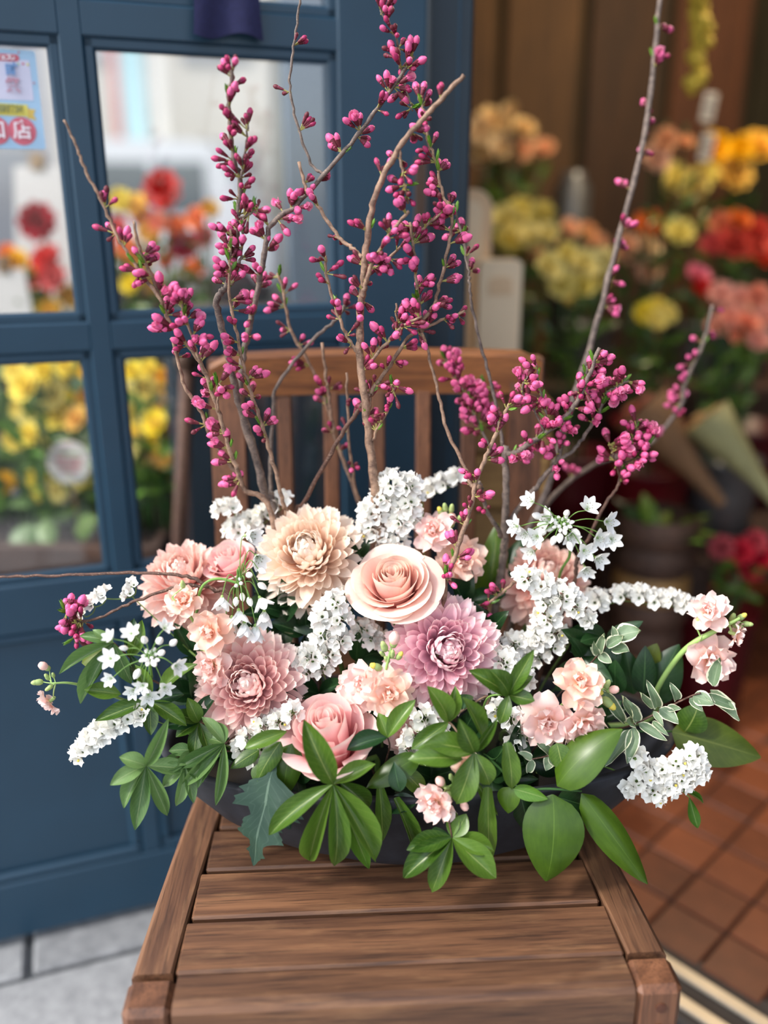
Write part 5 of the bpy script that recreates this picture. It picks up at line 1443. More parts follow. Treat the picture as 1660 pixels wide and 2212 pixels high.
# ------------------------------------------------------------------ background: flowers inside the shop and on the pavement behind the door
def bloom_mesh(key, c1, c2, flat=.6):
    mb = MB()
    for ring, (n, tilt, sc) in enumerate(((9, 78, 1.0), (8, 52, .82), (6, 28, .6), (3, 8, .4))):
        for k in range(n):
            a = 2 * math.pi * (k + .5 * ring) / n; th = math.radians(tilt)
            d = Vector((math.cos(a) * math.sin(th), math.cos(th) * flat, math.sin(a) * math.sin(th)))
            inn = Vector((-math.cos(a) * math.cos(th), math.sin(th), -math.sin(a) * math.cos(th)))
            blade(mb, sc, .62 * sc + .1, w_round, .3, .35, 4, 2, .05, k, 0, 0, False, frame((0, 0, 0), d, inn))
    return mb.mesh('bloom', m_petal('bloom_' + key, [(0, srgb(*c1)), (1, srgb(*c2))], .6, .25, .15))
BL = {k: bloom_mesh(k, a, b) for k, a, b in (
    ('cream', (232, 196, 140), (248, 226, 180)), ('peach', (236, 160, 116), (250, 206, 164)), ('pale_yellow', (226, 206, 96), (250, 240, 160)), ('yellow', (226, 160, 20), (252, 206, 50)),
    ('lemon', (226, 196, 40), (250, 232, 96)), ('orange', (216, 88, 22), (250, 140, 56)), ('red', (176, 22, 28), (226, 56, 48)), ('crimson', (120, 14, 30), (186, 38, 56)), ('salmon', (232, 130, 104), (250, 184, 158)),
    ('pink', (214, 70, 110), (244, 130, 150)), ('scarlet', (206, 40, 20), (246, 84, 50)))}
BLEAF = {}
def bgleaf(mat):
    if mat not in BLEAF:
        mb = MB(); blade(mb, 1, .34, w_lance, .3, -.5, 6, 2); BLEAF[mat] = mb.mesh('leaf', MAT[mat])
    return BLEAF[mat]
BR = random.Random(99)
ORD = ('leftmost', 'second from left', 'third from left', 'fourth from left', 'fifth from left', 'sixth from left', 'seventh from left')
def places(heads):
    """says where each bloom sits in its bunch: row, then order in the row"""
    n = len(heads); nr = 1 if n <= 3 else 2 if n <= 8 else 3 if n <= 15 else 4
    rn = {1: ('',), 2: ('upper row, ', 'lower row, '), 3: ('top row, ', 'middle row, ', 'bottom row, '), 4: ('top row, ', 'second row, ', 'third row, ', 'bottom row, ')}[nr]
    o = sorted(range(n), key=lambda i: heads[i][1]); out = [''] * n
    for r in range(nr):
        row = sorted(o[r * n // nr:(r + 1) * n // nr], key=lambda i: heads[i][0])
        for k, i in enumerate(row): out[i] = rn[r] + (ORD[k] if k < len(row) - 1 or len(row) == 1 else 'rightmost')
    return out
def bunch(heads, Y, foot, noun, where, group, leaves=3, leafmats=('leaf_mid',), tilt=(0, -.8, .45), ground=None, leafpx=46, name='cut_flower'):
    """heads: (px,py,radius px,colour); foot: the world point where the stems meet; ground: stems go straight down to that height instead"""
    for i, (h, pl) in enumerate(zip(heads, places(heads))):
        c = h[3]; Yh = Y + BR.uniform(-.05, .05)
        p = P(h[0], h[1], Yh); r_ = h[2] * mpp(h[0], h[1], Yh) * 1.05
        ax = (Vector(tilt) + Vector((BR.uniform(-.4, .4), 0, BR.uniform(-.25, .4)))).normalized()
        f = Vector(foot) + Vector((max(-.05, min(.05, (p.x - foot[0]) * .3)), BR.uniform(-.02, .02), 0)) if ground is None else Vector((p.x + BR.uniform(-.01, .01), p.y + .03, min(ground, p.z - .04)))
        t = thing(name, f, c.replace('_', ' ') + ' ' + noun + ' ' + where + ', ' + pl, 'flower', group)
        put('bloom', BL[c], t, frame(p - ax * r_ * .25, ax, UP, r_, r_, r_))
        mb = MB(); mb.tube(spline([p - ax * r_ * .2, p - ax * r_ * .8 - UP * r_ * .3, f], 4), .003, 5); put('stem', mb.mesh('stem', MAT['stem_dark']), t)
        for k in range(leaves):
            b = p.lerp(f, BR.uniform(.12, .55)); L = leafpx * mpp(h[0], h[1], Yh) * BR.uniform(.8, 1.4)
            d = Vector((BR.uniform(-1, 1), BR.uniform(-.7, .2), BR.uniform(-.1, .9))).normalized()
            put('leaf', bgleaf(leafmats[i % len(leafmats)]), t, frame(b, d, TOCAM(b) + UP * .5, L, L, L))
def bucket(px, Y, z0, h, r, mat, label, flare=1.25, cat='bucket', name='flower_bucket', handle=False):
    x = P(px, 800, Y).x; M = frame((x, Y, z0), UP, (0, 1, 0))
    t = thing(name, (x, Y, z0), label, cat)
    mb = MB(); mb.lathe([(.001, 0), (r, 0), (r * (1 + (flare - 1) * .5), h * .5), (r * flare, h * .97), (r * flare * 1.03, h), (r * flare * .97, h), (r * .95, .02), (.001, .02)], 24); put('body', mb.mesh('body', mat), t, M)
    mb = MB(); mb.lathe([(r * flare * 1.0, h * .93), (r * flare * 1.06, h * .95), (r * flare * 1.06, h * 1.01), (r * flare * .99, h * 1.015)], 24); put('rim', mb.mesh('rim', mat), t, M)
    return Vector((x, Y, z0 + h * .6))
MAT['galv'] = m_plain('galvanised_metal', srgb(118, 120, 122), .4, .2, 14, .5, .6)
MAT['maroon'] = m_plain('maroon_plastic', srgb(74, 12, 20), .4, .1, 10)
MAT['red_plastic'] = m_plain('dark_red_plastic', srgb(96, 14, 22), .4, .1, 10)
MAT['beige'] = m_plain('beige_plastic', srgb(232, 200, 160), .45, .04, 6)
MAT['beige_light'] = m_plain('pale_beige_plastic', srgb(244, 222, 188), .45, .04, 6)
MAT['kraft'] = m_plain('kraft_paper', dim(srgb(158, 118, 82), .6), .8, .12, 30)
MAT['kraft_pale'] = m_plain('pale_wrapping_paper', dim(srgb(172, 168, 118), .7), .7, .15, 20)
MAT['white_board'] = m_plain('white_card', srgb(200, 198, 194), .6, .03, 5)
MAT['planter'] = m_wood('dark_planter_wood', 0, srgb(70, 48, 38), srgb(110, 78, 60), .7)
MAT['tan_wood'] = m_wood('tan_wood', 0, srgb(150, 110, 60), srgb(206, 162, 98), .6)
# stepped display stand in the shop
def stand(x0, x1, y0, y1, z, label, drop, mat='wall_brown'):
    t = thing('display_stand', ((x0 + x1) / 2, (y0 + y1) / 2, 0), label, 'stand')
    n = max(2, int((y1 - y0) / .11))
    for i in range(n):
        a = y0 + (y1 - y0) * i / n; mb = MB(); mb.bbox(x0, x1, a + .003, y0 + (y1 - y0) * (i + 1) / n - .003, z - .03, z, .003); put('plank', mb.mesh('plank', MAT['planter'], False), t)
    for x in (x0 + .02, x1 - .06):
        for y in (y0 + .02, y1 - .06):
            mb = MB(); mb.bbox(x, x + .04, y, y + .04, .002, z - .03, .003); put('leg', mb.mesh('leg', MAT['planter'], False), t)
    mb = MB(); mb.bbox(x0 + .03, x1 - .03, y0 + .025, y0 + .045, max(.004, z - drop), z - .03, .003); put('apron', mb.mesh('apron', MAT[mat], False), t)
stand(.16, 1.95, 2.50, 3.05, .62, 'dark wooden display stand at the back of the shop', .60)
stand(.40, 1.75, 1.98, 2.44, .36, 'lower dark wooden display stand in the middle of the shop', .13)
def C(c, hs): return [h if len(h) > 3 else h + (c,) for h in hs]
f = bucket(1085, 2.78, .62, .20, .08, MAT['galv'], 'grey metal bucket of cream blooms on the back stand')
bunch(C('cream', [(1030, 280, 34), (1062, 258, 32), (1092, 268, 30), (1045, 322, 36), (1082, 315, 32), (1135, 272, 28), (1132, 322, 26, 'peach'), (1176, 316, 26, 'peach'), (1100, 236, 20)]), 2.78, f, 'bloom', 'in the back bucket by the door post', 'cream blooms beside the door post')
f = bucket(1130, 2.30, .36, .22, .085, MAT['maroon'], 'maroon bucket of pale yellow blooms behind the beige bin')
bunch(C('pale_yellow', [(1090, 470, 38), (1130, 458, 38), (1166, 464, 36), (1105, 512, 38), (1150, 510, 36), (1182, 500, 30), (1162, 542, 24, 'peach')]), 2.30, f, 'bloom', 'behind the beige bin', 'pale yellow blooms behind the beige bin')
f = bucket(1255, 2.08, .36, .18, .08, MAT['maroon'], 'maroon bucket below the pale yellow roses')
bunch(C('pale_yellow', [(1190, 572, 36), (1230, 550, 32), (1266, 566, 36), (1302, 560, 30), (1215, 612, 34), (1256, 612, 34), (1292, 602, 28), (1240, 642, 26)]), 2.08, f, 'rose', 'in the second maroon bucket', 'pale yellow roses in the second bucket')
f = bucket(1262, 2.66, .62, .16, .07, MAT['galv'], 'grey metal bucket of small peach blooms behind the yellow roses')
bunch(C('peach', [(1235, 490, 24), (1270, 500, 24), (1292, 522, 22), (1226, 530, 20)]), 2.60, f, 'small bloom', 'above the pale yellow roses', 'small peach blooms')
f = bucket(1415, 2.28, .36, .21, .08, MAT['red_plastic'], 'dark red bucket of mixed orange blooms')
bunch(C('peach', [(1440, 300, 28), (1482, 302, 20), (1420, 340, 34), (1402, 480, 32, 'orange'), (1470, 498, 34, 'pale_yellow'), (1402, 530, 34, 'cream'), (1358, 520, 26), (1405, 582, 33), (1350, 548, 24)]), 2.26, f, 'bloom', 'in the dark red bucket', 'mixed orange blooms in the dark red bucket')
f = bucket(1590, 2.72, .62, .18, .08, MAT['galv'], 'grey metal bucket of golden yellow blooms on the back stand')
bunch(C('yellow', [(1550, 322, 42), (1592, 372, 40), (1552, 368, 36), (1642, 312, 46), (1604, 318, 30)]), 2.66, f, 'bloom', 'in the golden bunch at upper right', 'golden yellow blooms')
f = bucket(1486, 2.72, .62, .16, .07, MAT['galv'], 'grey metal bucket of pale lemon blooms')
bunch(C('pale_yellow', [(1468, 382, 36), (1508, 392, 32), (1500, 432, 30), (1448, 402, 24), (1530, 372, 24)]), 2.60, f, 'bloom', 'beside the golden bunch', 'pale lemon blooms')
f = bucket(1640, 2.28, .36, .20, .085, MAT['maroon'], 'maroon bucket of scarlet blooms on the right')
bunch(C('scarlet', [(1590, 522, 44), (1642, 512, 46), (1658, 542, 40), (1560, 482, 30, 'orange'), (1602, 470, 28, 'orange'), (1540, 526, 28, 'red')]), 2.22, f, 'bloom', 'in the bunch at the right edge', 'scarlet blooms at the right edge')
f = bucket(1590, 2.06, .36, .17, .075, MAT['galv'], 'galvanised bucket of salmon blooms at the front of the stand', 1.15)
bunch(C('salmon', [(1560, 632, 30), (1602, 642, 30), (1642, 640, 30), (1580, 682, 32), (1622, 692, 32), (1656, 682, 30), (1550, 702, 26), (1602, 724, 28), (1642, 732, 28), (1512, 592, 32, 'pink'), (1520, 618, 26, 'red')]), 2.04, f, 'bloom', 'above the galvanised bucket', 'salmon blooms')
f = bucket(1420, 2.06, .36, .15, .085, MAT['red_plastic'], 'low red bucket holding bright lemon blooms')
bunch(C('lemon', [(1394, 676, 26), (1446, 676, 26), (1420, 664, 28), (1420, 688, 26)]), 2.04, f, 'bloom', 'low in the red bucket', 'lemon blooms')
f = bucket(1610, 1.74, .0, .28, .075, MAT['maroon'], 'small maroon bucket of crimson blooms on the tiles', 1.2)
bunch(C('crimson', [(1560, 1182, 28), (1602, 1190, 30), (1634, 1170, 28), (1580, 1224, 28), (1622, 1228, 30), (1652, 1202, 26)]), 1.74, f + Vector((0, 0, .05)), 'bloom', 'low above the tiles', 'crimson blooms', 2)
# hanging yellow spray
def spray():
    pts = [P(1512, -60, 2.1), P(1512, 20, 2.1), P(1518, 90, 2.1), P(1496, 190, 2.08)]
    line = spline(pts, 7)
    top = Vector((pts[0].x, pts[0].y, 2.7))
    t = thing('hanging_spray', top, 'yellow mimosa spray hanging from the ceiling at upper right', 'flower')
    mb = MB(); mb.tube([top] + line, .003, 5); put('stem', mb.mesh('stem', MAT['stem_dark']), t)
    mb = MB(); mb.lathe([(.001, -1), (.6, -.75), (.95, -.2), (.95, .3), (.6, .8), (.001, 1)], 8); ball = mb.mesh('blossom', m_plain('mimosa_yellow', srgb(222, 196, 74), .7, .2, 50))
    for i, p in enumerate(line[3:]):
        for k in range(3):
            q = p + Vector((BR.uniform(-.018, .018), BR.uniform(-.015, .015), BR.uniform(-.012, .012))); s = BR.uniform(.009, .014)
            put('blossom', ball, t, frame(q, UP, (0, 1, 0), s, s, s))
spray()
# price cards on sticks
for px, py, nm in ((1532, 232, 'white price card on a stick above the pale lemon blooms'), (1528, 318, 'lower white price card between yellow blooms')):
    p = P(px, py, 2.56); t = thing('price_card', Vector((p.x, p.y + .01, .62)), nm, 'card')
    mb = MB(); mb.bbox(-.017, .017, -.0015, .0015, -.035, .035, .001); put('card', mb.mesh('card', MAT['white_board'], False), t, Matrix.Translation(p) @ Matrix.Rotation(.12, 4, 'Y'))
    mb = MB(); mb.tube([p + Vector((0, .003, -.02)), Vector((p.x, p.y + .01, .62))], .002, 5); put('stick', mb.mesh('stick', MAT['tan_wood']), t)
    for k in range(3):
        mb = MB(); mb.box(-.010, .010, -.0022, -.0014, -.018 + k * .016, -.012 + k * .016); put('print_line', mb.mesh('print_line', MAT['frame_dark'], False), t, Matrix.Translation(p) @ Matrix.Rotation(.12, 4, 'Y'))
# beige plastic bin with a tall rounded back panel
def rounded_slab(w, h, d, r, y0=0.0):
    mb = MB(); out = []
    for cx, cz, a0 in ((w / 2 - r, h - r, 0), (-w / 2 + r, h - r, 90)):
        for k in range(7): a = math.radians(a0 + k * 15); out.append((cx + r * math.cos(a), cz + r * math.sin(a)))
    out += [(-w / 2, 0), (w / 2, 0)]
    n = len(out); mb.add([(x, y0, z) for x, z in out] + [(x, y0 + d, z) for x, z in out], [tuple(range(n)), tuple(range(n, 2 * n))[::-1]] + [(i, n + i, n + (i + 1) % n, (i + 1) % n) for i in range(n)])
    return mb
def bin_():
    a = P(1008, 408, 1.72); b = P(1082, 560, 1.66)
    base = Vector((a.x, 1.72, 0))
    t = thing('plastic_bin', base, 'beige plastic bin with tall rounded back panel beside the doorway', 'bin')
    put('back_panel', rounded_slab(.100, a.z, .03, .035).mesh('back_panel', MAT['beige'], False), t, Matrix.Translation(base))
    mb = MB(); put('panel_inset', rounded_slab(.062, a.z - .10, .004, .02, -.004).mesh('panel_inset', MAT['beige_light'], False), t, Matrix.Translation(base + Vector((0, 0, .08))))
    w = 92 * mpp(1080, 560, 1.66)
    put('body', rounded_slab(w, b.z, .05, .012).mesh('body', MAT['beige_light'], False), t, Matrix.Translation((b.x, 1.645, 0)))
    put('panel_inset', rounded_slab(w * .55, .03, .004, .012, -.004).mesh('panel_inset', MAT['beige'], False), t, Matrix.Translation((b.x, 1.645, b.z - .06)))
bin_()
# tan crate behind the chair back, wrapped bouquets, basket
def crate(c, w, d, h, label, mat='tan_wood'):
    t = thing('wooden_crate', (c[0], c[1], 0), label, 'crate')
    for i in range(4):
        z = c[2] + h * i / 4
        for y in (-d / 2, d / 2 - .01):
            mb = MB(); mb.bbox(c[0] - w / 2, c[0] + w / 2, c[1] + y, c[1] + y + .01, z + .004, z + h / 4 - .004, .002); put('slat', mb.mesh('slat', MAT[mat], False), t)
        for x in (-w / 2, w / 2 - .01):
            mb = MB(); mb.bbox(c[0] + x, c[0] + x + .01, c[1] - d / 2 + .01, c[1] + d / 2 - .01, z + .004, z + h / 4 - .004, .002); put('slat', mb.mesh('slat', MAT[mat], False), t)
    for x in (-w / 2 + .012, w / 2 - .032):
        for y in (-d / 2 + .011, d / 2 - .031):
            mb = MB(); mb.bbox(c[0] + x, c[0] + x + .02, c[1] + y, c[1] + y + .02, .002, c[2] + h, .002); put('corner_post', mb.mesh('corner_post', MAT[mat], False), t)
q = P(1030, 850, 1.48); crate((q.x + .02, 1.50, .42), .20, .16, q.z - .42, 'tan wooden crate seen through the chair back')
crate((.60, 1.865, .02), .24, .16, .34, 'brown wooden crate under the wrapped bouquets', 'planter')
def wrapped(a, b, Ya, Yb, r, mat, label, colour, n=7):
    pa, pb = P(a[0], a[1], Ya), P(b[0], b[1], Yb); ax = (pb - pa).normalized(); L = (pb - pa).length
    t = thing('wrapped_bouquet', pa, label, 'bouquet', None)
    mb = MB(); mb.lathe([(.012, 0), (r * .35, L * .35), (r * .8, L * .8), (r, L), (r * .94, L), (r * .7, L * .78), (.01, L * .3)], 14); put('paper_cone', mb.mesh('paper_cone', MAT[mat]), t, frame(pa, ax, UP))
    u = ax.orthogonal().normalized(); v = ax.cross(u)
    for k in range(n):
        g = k * 2.4; rr = r * .62 * math.sqrt((k + .3) / n); s = r * .34
        put('bloom', BL[colour], t, frame(pa + ax * (L * .98 + BR.uniform(-.01, .015)) + (u * math.cos(g) + v * math.sin(g)) * rr, ax, UP, s, s, s))
wrapped((1560, 1090), (1385, 880), 1.82, 1.90, .07, 'kraft', 'kraft paper wrapped bouquet lying behind the right cherry twig', 'salmon')
wrapped((1690, 1100), (1525, 900), 1.76, 1.84, .055, 'kraft_pale', 'pale green wrapped bouquet leaning beside the kraft one', 'cream')
def basket():
    p = P(1420, 1130, 1.64); base = Vector((p.x, p.y, 0)); h = p.z + .02
    t = thing('woven_basket', base, 'grey brown woven basket of dried leaves on the tiles', 'basket')
    for i in range(9):
        z = h * i / 9; r_ = .055 + .025 * i / 9
        mb = MB(); mb.lathe([(r_ - .004, 0), (r_ + .004, h / 36), (r_ + .005, h / 14), (r_ - .003, h / 9)], 22); put('wicker_band', mb.mesh('wicker_band', MAT['tan_wood' if i % 3 == 0 else 'planter']), t, frame(base + UP * (z + .002), UP, (0, 1, 0)))
    for k in range(26):
        a = k * 2.4; d = Vector((math.cos(a), math.sin(a) * .8, BR.uniform(.3, 1.2))).normalized(); L = BR.uniform(.07, .12)
        put('dried_leaf', bgleaf(('leaf_olive', 'leaf_mid', 'leaf_deep')[k % 3]), t, frame(base + UP * h * .85 + d * .02, d, UP, L, L, L))
basket()
def canister():
    p = P(1240, 370, 2.90); t = thing('grey_canister', (p.x, 2.90, .62), 'dull grey metal canister on the back stand', 'canister'); h = p.z - .62
    mb = MB(); mb.lathe([(.001, 0), (.055, 0), (.057, h * .5), (.055, h * .92), (.035, h * .97), (.035, h), (.001, h)], 20); put('body', mb.mesh('body', MAT['galv']), t, frame((p.x, 2.90, .62), UP, (0, 1, 0)))
    mb = MB(); mb.lathe([(.058, h * .45), (.060, h * .5), (.058, h * .55)], 20); put('band', mb.mesh('band', MAT['rail_metal']), t, frame((p.x, 2.90, .62), UP, (0, 1, 0)))
canister()

# ---- outside, behind the door glass
def planter(x0, x1, y0, y1, z0, z1, label):
    t = thing('wooden_planter', ((x0 + x1) / 2, (y0 + y1) / 2, 0), label, 'planter')
    for i in range(3):
        a = z0 + (z1 - z0) * i / 3; b = z0 + (z1 - z0) * (i + 1) / 3
        mb = MB(); mb.bbox(x0, x1, y0, y0 + .02, a + .003, b - .003, .003); put('board', mb.mesh('board', MAT['planter'], False), t)
        mb = MB(); mb.bbox(x0, x1, y1 - .02, y1, a + .003, b - .003, .003); put('board', mb.mesh('board', MAT['planter'], False), t)
    for x in (x0, x1 - .02):
        mb = MB(); mb.bbox(x, x + .02, y0 + .02, y1 - .02, z0, z1, .003); put('end_board', mb.mesh('end_board', MAT['planter'], False), t)
    mb = MB(); mb.box(x0 + .02, x1 - .02, y0 + .02, y1 - .02, max(.002, z0), z1 - .03); put('soil', mb.mesh('soil', m_plain('dark_soil', srgb(48, 36, 28), .95, .3, 60), False), t)
    for x in (x0 + .01, x1 - .05):
        for y in (y0 + .022, y1 - .062):
            if z0 > .03: mb = MB(); mb.bbox(x, x + .04, y, y + .04, .002, z0 + .02, .003); put('leg', mb.mesh('leg', MAT['planter'], False), t)
planter(-1.34, -.42, 1.54, 1.86, .30, .50, 'dark wooden planter of yellow blooms behind the lower door panes')
YG = 'yellow blooms in the planter behind the door'
yl = [(50, 830, 36), (110, 850, 34), (152, 830, 30), (182, 852, 26), (30, 800, 26), (92, 800, 26), (70, 900, 34), (122, 895, 32), (160, 902, 28), (30, 950, 24), (60, 938, 24), (102, 960, 24), (140, 940, 22), (10, 1042, 24), (85, 1046, 36), (172, 1022, 32), (122, 1062, 24), (40, 880, 24), (192, 800, 22), (206, 1032, 20), (140, 790, 22),
      (276, 850, 26), (312, 840, 26), (346, 862, 26), (300, 892, 28), (332, 912, 28), (362, 882, 20), (286, 932, 22), (352, 986, 24), (300, 1002, 20), (338, 955, 22), (280, 972, 20), (320, 800, 24), (350, 812, 20), (285, 800, 22), (352, 1030, 18)]
yl = [(h[0], h[1], h[2] * 1.12) + (('lemon', 'pale_yellow', 'lemon', 'yellow', 'lemon')[i % 5],) for i, h in enumerate(yl)]
bunch([h for h in yl if h[0] < 225], 1.62, (0, 0, 0), 'primrose', 'behind the left lower pane', YG, 5, ('leaf_mid', 'leaf_bright', 'leaf_pale'), (0, -.9, .3), .49, 60, 'primrose')
bunch([h for h in yl if h[0] > 225], 1.62, (0, 0, 0), 'primrose', 'behind the right lower pane', YG, 5, ('leaf_mid', 'leaf_bright', 'leaf_pale'), (0, -.9, .3), .49, 60, 'primrose')
def bush():
    t = thing('leafy_bush', (-.80, 1.74, .48), 'dense green leaves filling the planter behind the door', 'bush')
    mb = MB(); rd = random.Random(4)
    for k in range(420):
        p = Vector((rd.uniform(-1.26, -.46), rd.uniform(1.66, 1.83), rd.uniform(.48, .80))); L = rd.uniform(.05, .10)
        d = Vector((rd.uniform(-1, 1), rd.uniform(-1, .3), rd.uniform(-.2, 1))).normalized()
        blade(mb, L, L * .5, w_ovate, .2, -.5, 4, 2, 0, 0, 0, 0, False, frame(p, d, TOCAM(p) + UP))
    o = put('foliage', mb.mesh('foliage', MAT['leaf_mid']), t); o['kind'] = 'stuff'
    for b, tip, w, m in (((70, 1130), (40, 1215), 60, 'leaf_pale'), ((100, 1120), (110, 1190), 40, 'leaf_pale'), ((160, 1150), (210, 1120), 50, 'leaf_mid'), ((120, 1230), (105, 1180), 40, 'leaf_deep')):
        leaf(t, b, tip, w, 1.60, 1.55, 'ovate', m)
bush()
def label_tag():
    p = P(150, 1000, 1.60); t = thing('plant_tag', (p.x, p.y, .48), 'round white plant tag with red print among the primroses', 'tag')
    mb = MB(); mb.lathe([(.0005, .0015), (.040, .0015), (.042, 0), (.040, -.0015), (.0005, -.0015)], 20); M = frame(p, (0, -1, .1), UP); put('disc', mb.mesh('disc', MAT['white_board'], False), t, M)
    pr = m_plain('tag_red_print', srgb(198, 140, 140), .6); pg = m_plain('tag_green_print', srgb(150, 170, 130), .6)
    for zz, w, m in ((.018, .020, pg), (.006, .026, pr), (-.004, .024, pr), (-.014, .018, pr)):
        mb = MB(); mb.box(-w, w, .0016, .0021, zz - .0028, zz + .0028); put('print_line', mb.mesh('print_line', m, False), t, M)
    mb = MB(); mb.tube([p - UP * .03, Vector((p.x, p.y + .02, .45))], .002, 5); put('stick', mb.mesh('stick', MAT['tan_wood']), t)
label_tag()
# tall stand with red and orange flowers and white boards behind the upper panes
planter(-1.85, -.55, 2.02, 2.42, .55, .74, 'raised wooden trough with red and orange blooms behind the upper panes')
def red(heads, Y, gname): bunch(heads, Y, (0, 0, 0), 'bloom', gname, 'blooms in the raised trough ' + gname, 3, ('leaf_olive', 'leaf_mid'), (0, -.9, .35), .72, 46)
red([(80, 478, 44, 'crimson'), (96, 560, 40, 'red'), (112, 598, 34, 'red'), (70, 596, 30, 'red'), (36, 566, 30, 'yellow'), (58, 602, 28, 'yellow'), (14, 548, 24, 'orange'), (82, 652, 26, 'lemon'), (108, 668, 24, 'yellow'), (150, 640, 26, 'yellow')], 2.10, 'in the trough behind the left pane')
red([(350, 408, 44, 'red'), (396, 530, 36, 'crimson'), (322, 500, 28, 'yellow'), (290, 440, 30, 'yellow'), (258, 430, 26, 'lemon'), (302, 560, 28, 'yellow'), (422, 470, 26, 'orange'), (380, 488, 26, 'orange'), (340, 478, 24, 'salmon'), (252, 490, 26, 'red'), (270, 530, 26, 'orange'), (440, 510, 28, 'red'), (360, 560, 26, 'orange'), (310, 470, 26, 'red'), (455, 450, 22, 'yellow'), (280, 610, 24, 'lemon'), (330, 610, 24, 'yellow'), (420, 580, 26, 'orange')], 2.10, 'in the trough behind the right pane')
def board(px0, px1, py0, py1, Y, label, lean=.12):
    a = P(px0, py1, Y); b = P(px1, py0, Y); h = b.z - .735
    w = b.x - a.x; c = Vector(((a.x + b.x) / 2, Y, .735))
    t = thing('white_board', c, label, 'board')
    M = Matrix.Translation(c) @ Matrix.Rotation(-lean, 4, 'X')
    mb = MB(); v = [(-w * .62, 0, 0), (w * .62, 0, 0), (w * .40, 0, h), (-w * .40, 0, h)]; mb.add(v + [(x, .012, z) for x, _, z in v], [(0, 1, 2, 3), (7, 6, 5, 4), (0, 4, 5, 1), (1, 5, 6, 2), (2, 6, 7, 3), (3, 7, 4, 0)])
    put('panel', mb.mesh('panel', MAT['white_board'], False), t, M)
    mb = MB(); mb.bbox(-w * .12, w * .12, -.006, .016, h - .01, h + .03, .002); put('clip', mb.mesh('clip', MAT['tan_wood'], False), t, M)
board(28, 128, 352, 600, 2.24, 'white easel board behind the crimson blooms at left')
board(-40, 52, 580, 700, 2.06, 'low white board at the left frame edge behind the pane')
def dark_backing():
    x0, x1, y0, y1, h = -.375, -.045, 1.50, 1.76, .90  # dark mass added behind the lower right pane to darken it
    t = thing('pane_dark_backing', ((x0 + x1) / 2, (y0 + y1) / 2, 0), 'added dark navy cabinet block darkening the view through the lower door panes', 'dark_backing')
    mb = MB(); mb.bbox(x0, x1, y0, y1, .004, h, .006); put('body', mb.mesh('body', MAT['frame_dark'], False), t)
    mb = MB(); mb.bbox(x0 - .012, x1 + .012, y0 - .014, y1, h, h + .02, .004); put('top', mb.mesh('top', MAT['planter'], False), t)
    for i in range(2):
        a = x0 + .012 + i * .155; mb = MB(); mb.bbox(a, a + .150, y0 - .012, y0 - .0005, .06, h - .03, .004); d = put('door', mb.mesh('door', MAT['frame_dark'], False), t)
        mb = MB(); mb.lathe([(.001, .016), (.010, .013), (.005, 0)], 10, M=Matrix.Translation((a + (.135 if i == 0 else .015), y0 - .012, .5)) @ Matrix.Rotation(math.pi, 4, 'X')); put('knob', mb.mesh('knob', MAT['bronze']), d)
dark_backing()
def stake():
    p = P(405, 800, 1.46); q = P(388, 1160, 1.44); t = thing('garden_stake', Vector((q.x, q.y, 0)), 'dark brown stake standing behind the right door panes', 'stake')
    mb = MB(); mb.tube([Vector((q.x, q.y + .0, .002)), q, p], [.014, .013, .012], 8); put('shaft', mb.mesh('shaft', MAT['bark_dark']), t)
    mb = MB(); mb.lathe([(.012, 0), (.02, .01), (.018, .03), (.001, .04)], 10); put('cap', mb.mesh('cap', MAT['bronze']), t, frame(p, UP, (0, 1, 0)))
stake()
# ---- the street opposite
MAT['render_wall'] = m_plain('pale_render', srgb(182, 178, 172), .85, .05, 1.5)
def building(x0, x1, y, h, wallc, label, cols, rows, wc):
    t = thing('street_building', ((x0 + x1) / 2, y + 1.5, 0), label, 'building')
    mb = MB(); mb.box(x0, x1, y, y + 3, 0, h); put('wall', mb.mesh('wall', m_plain('facade_paint', wallc, .85, .06, 1.2), False), t)
    fm = m_plain('window_frame_paint', srgb(150, 150, 152), .5); gm = m_plain('facade_window_glass', wc, .15, .1, 1.0, .6)
    for i in range(cols):
        for j in range(rows):
            cx = x0 + (x1 - x0) * (i + .5) / cols; w = (x1 - x0) / cols * .30; z0 = .5 + j * 2.4; z1 = z0 + 1.5
            mb = MB(); mb.box(cx - w, cx + w, y - .05, y + .02, z0, z1); f_ = put('window', mb.mesh('window', fm, False), t)
            mb = MB(); mb.box(cx - w * .88, cx + w * .88, y - .06, y - .045, z0 + .08, z1 - .08); put('window_pane', mb.mesh('window_pane', gm, False), f_)
    mb = MB(); mb.box(x0, x1, y - .12, y + .05, h - .25, h); put('cornice', mb.mesh('cornice', fm, False), t)
building(-9.5, -4.2, 12.2, 6.2, srgb(150, 150, 156), 'grey lavender building across the street at left', 3, 2, srgb(120, 124, 132))
building(-4.15, -1.4, 12.0, 6.6, srgb(196, 190, 178), 'cream building across the street behind the right pane', 2, 2, srgb(176, 176, 178))
building(-1.35, 1.0, 12.3, 6.0, srgb(170, 166, 150), 'beige building across the street hidden mostly by the door', 2, 2, srgb(150, 150, 150))
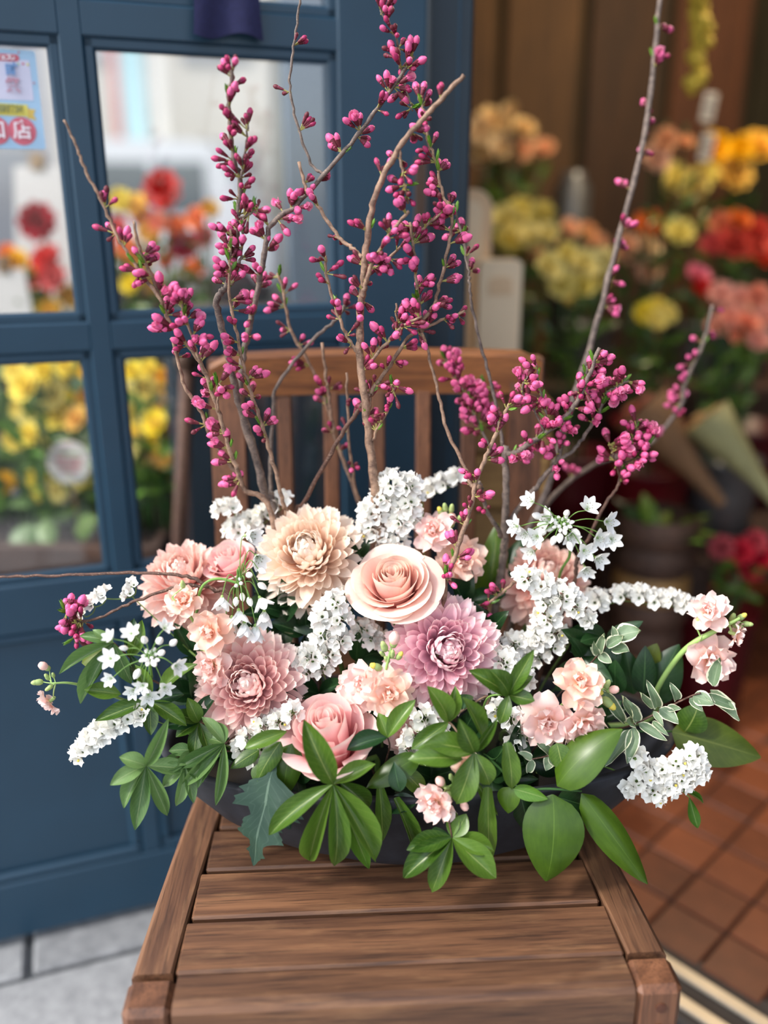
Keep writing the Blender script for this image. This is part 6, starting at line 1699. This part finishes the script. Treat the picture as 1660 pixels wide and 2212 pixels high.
for i, (px, w, c, nm) in enumerate(((252, .10, (206, 120, 110), 'faded red banner'), (290, .26, (160, 196, 200), 'pale teal banner'), (345, .14, (210, 206, 196), 'pale cream banner'))):
    p = P(px, 200, 11.2); t = thing('street_banner', (p.x, 11.2, 0), nm + ' on a pole across the street', 'banner')
    mb = MB(); mb.bbox(p.x - w / 2, p.x + w / 2, 11.19, 11.21, 1.2, 3.4, .01); put('fabric', mb.mesh('fabric', m_plain('banner_' + str(i), srgb(*c), .8, .05, 2), False), t)
    mb = MB(); mb.tube([(p.x - w / 2 - .03, 11.2, 0), (p.x - w / 2 - .03, 11.2, 3.5)], .02, 8); put('pole', mb.mesh('pole', MAT['galv']), t)
    mb = MB(); mb.tube([(p.x - w / 2 - .04, 11.2, 3.44), (p.x + w / 2, 11.2, 3.44)], .012, 6); put('arm', mb.mesh('arm', MAT['galv']), t)
def van():
    p = P(350, 330, 9.6); c = Vector((p.x, 9.6, 0)); t = thing('white_van', c, 'white delivery van parked across the street', 'van')
    wm = m_plain('van_paint', srgb(206, 208, 210), .3, .03, 2, .5); gm = m_plain('van_glass', srgb(70, 82, 90), .1, .05, 2, .6); bm = m_plain('tyre_rubber', srgb(30, 30, 32), .8)
    prof = [(-.9, .35), (1.0, .35), (1.05, .9), (.85, 1.05), (.55, 1.72), (.40, 1.82), (-.85, 1.84), (-.92, 1.7)]
    n = len(prof); mb = MB(); mb.add([(c.x + x, c.y, z) for x, z in prof] + [(c.x + x, c.y + 1.5, z) for x, z in prof], [tuple(range(n)), tuple(range(n, 2 * n))[::-1]] + [(i, n + i, n + (i + 1) % n, (i + 1) % n) for i in range(n)]); put('body', mb.mesh('body', wm, False), t)
    for x0, x1 in ((-.78, -.15), (-.08, .42)):
        mb = MB(); mb.bbox(c.x + x0, c.x + x1, c.y - .015, c.y + .01, 1.12, 1.62, .01); put('window', mb.mesh('window', gm, False), t)
    for x in (-.55, .65):
        for y in (0, 1.38):
            mb = MB(); mb.lathe([(.02, 0), (.30, 0), (.32, .04), (.32, .14), (.30, .18), (.02, .18)], 18, M=Matrix.Translation((c.x + x, c.y - .04 + y, .32))); put('wheel', mb.mesh('wheel', bm), t)
    mb = MB(); mb.bbox(c.x - .9, c.x + 1.06, c.y - .03, c.y + .02, .35, .46, .01); put('bumper', mb.mesh('bumper', bm, False), t)
van()
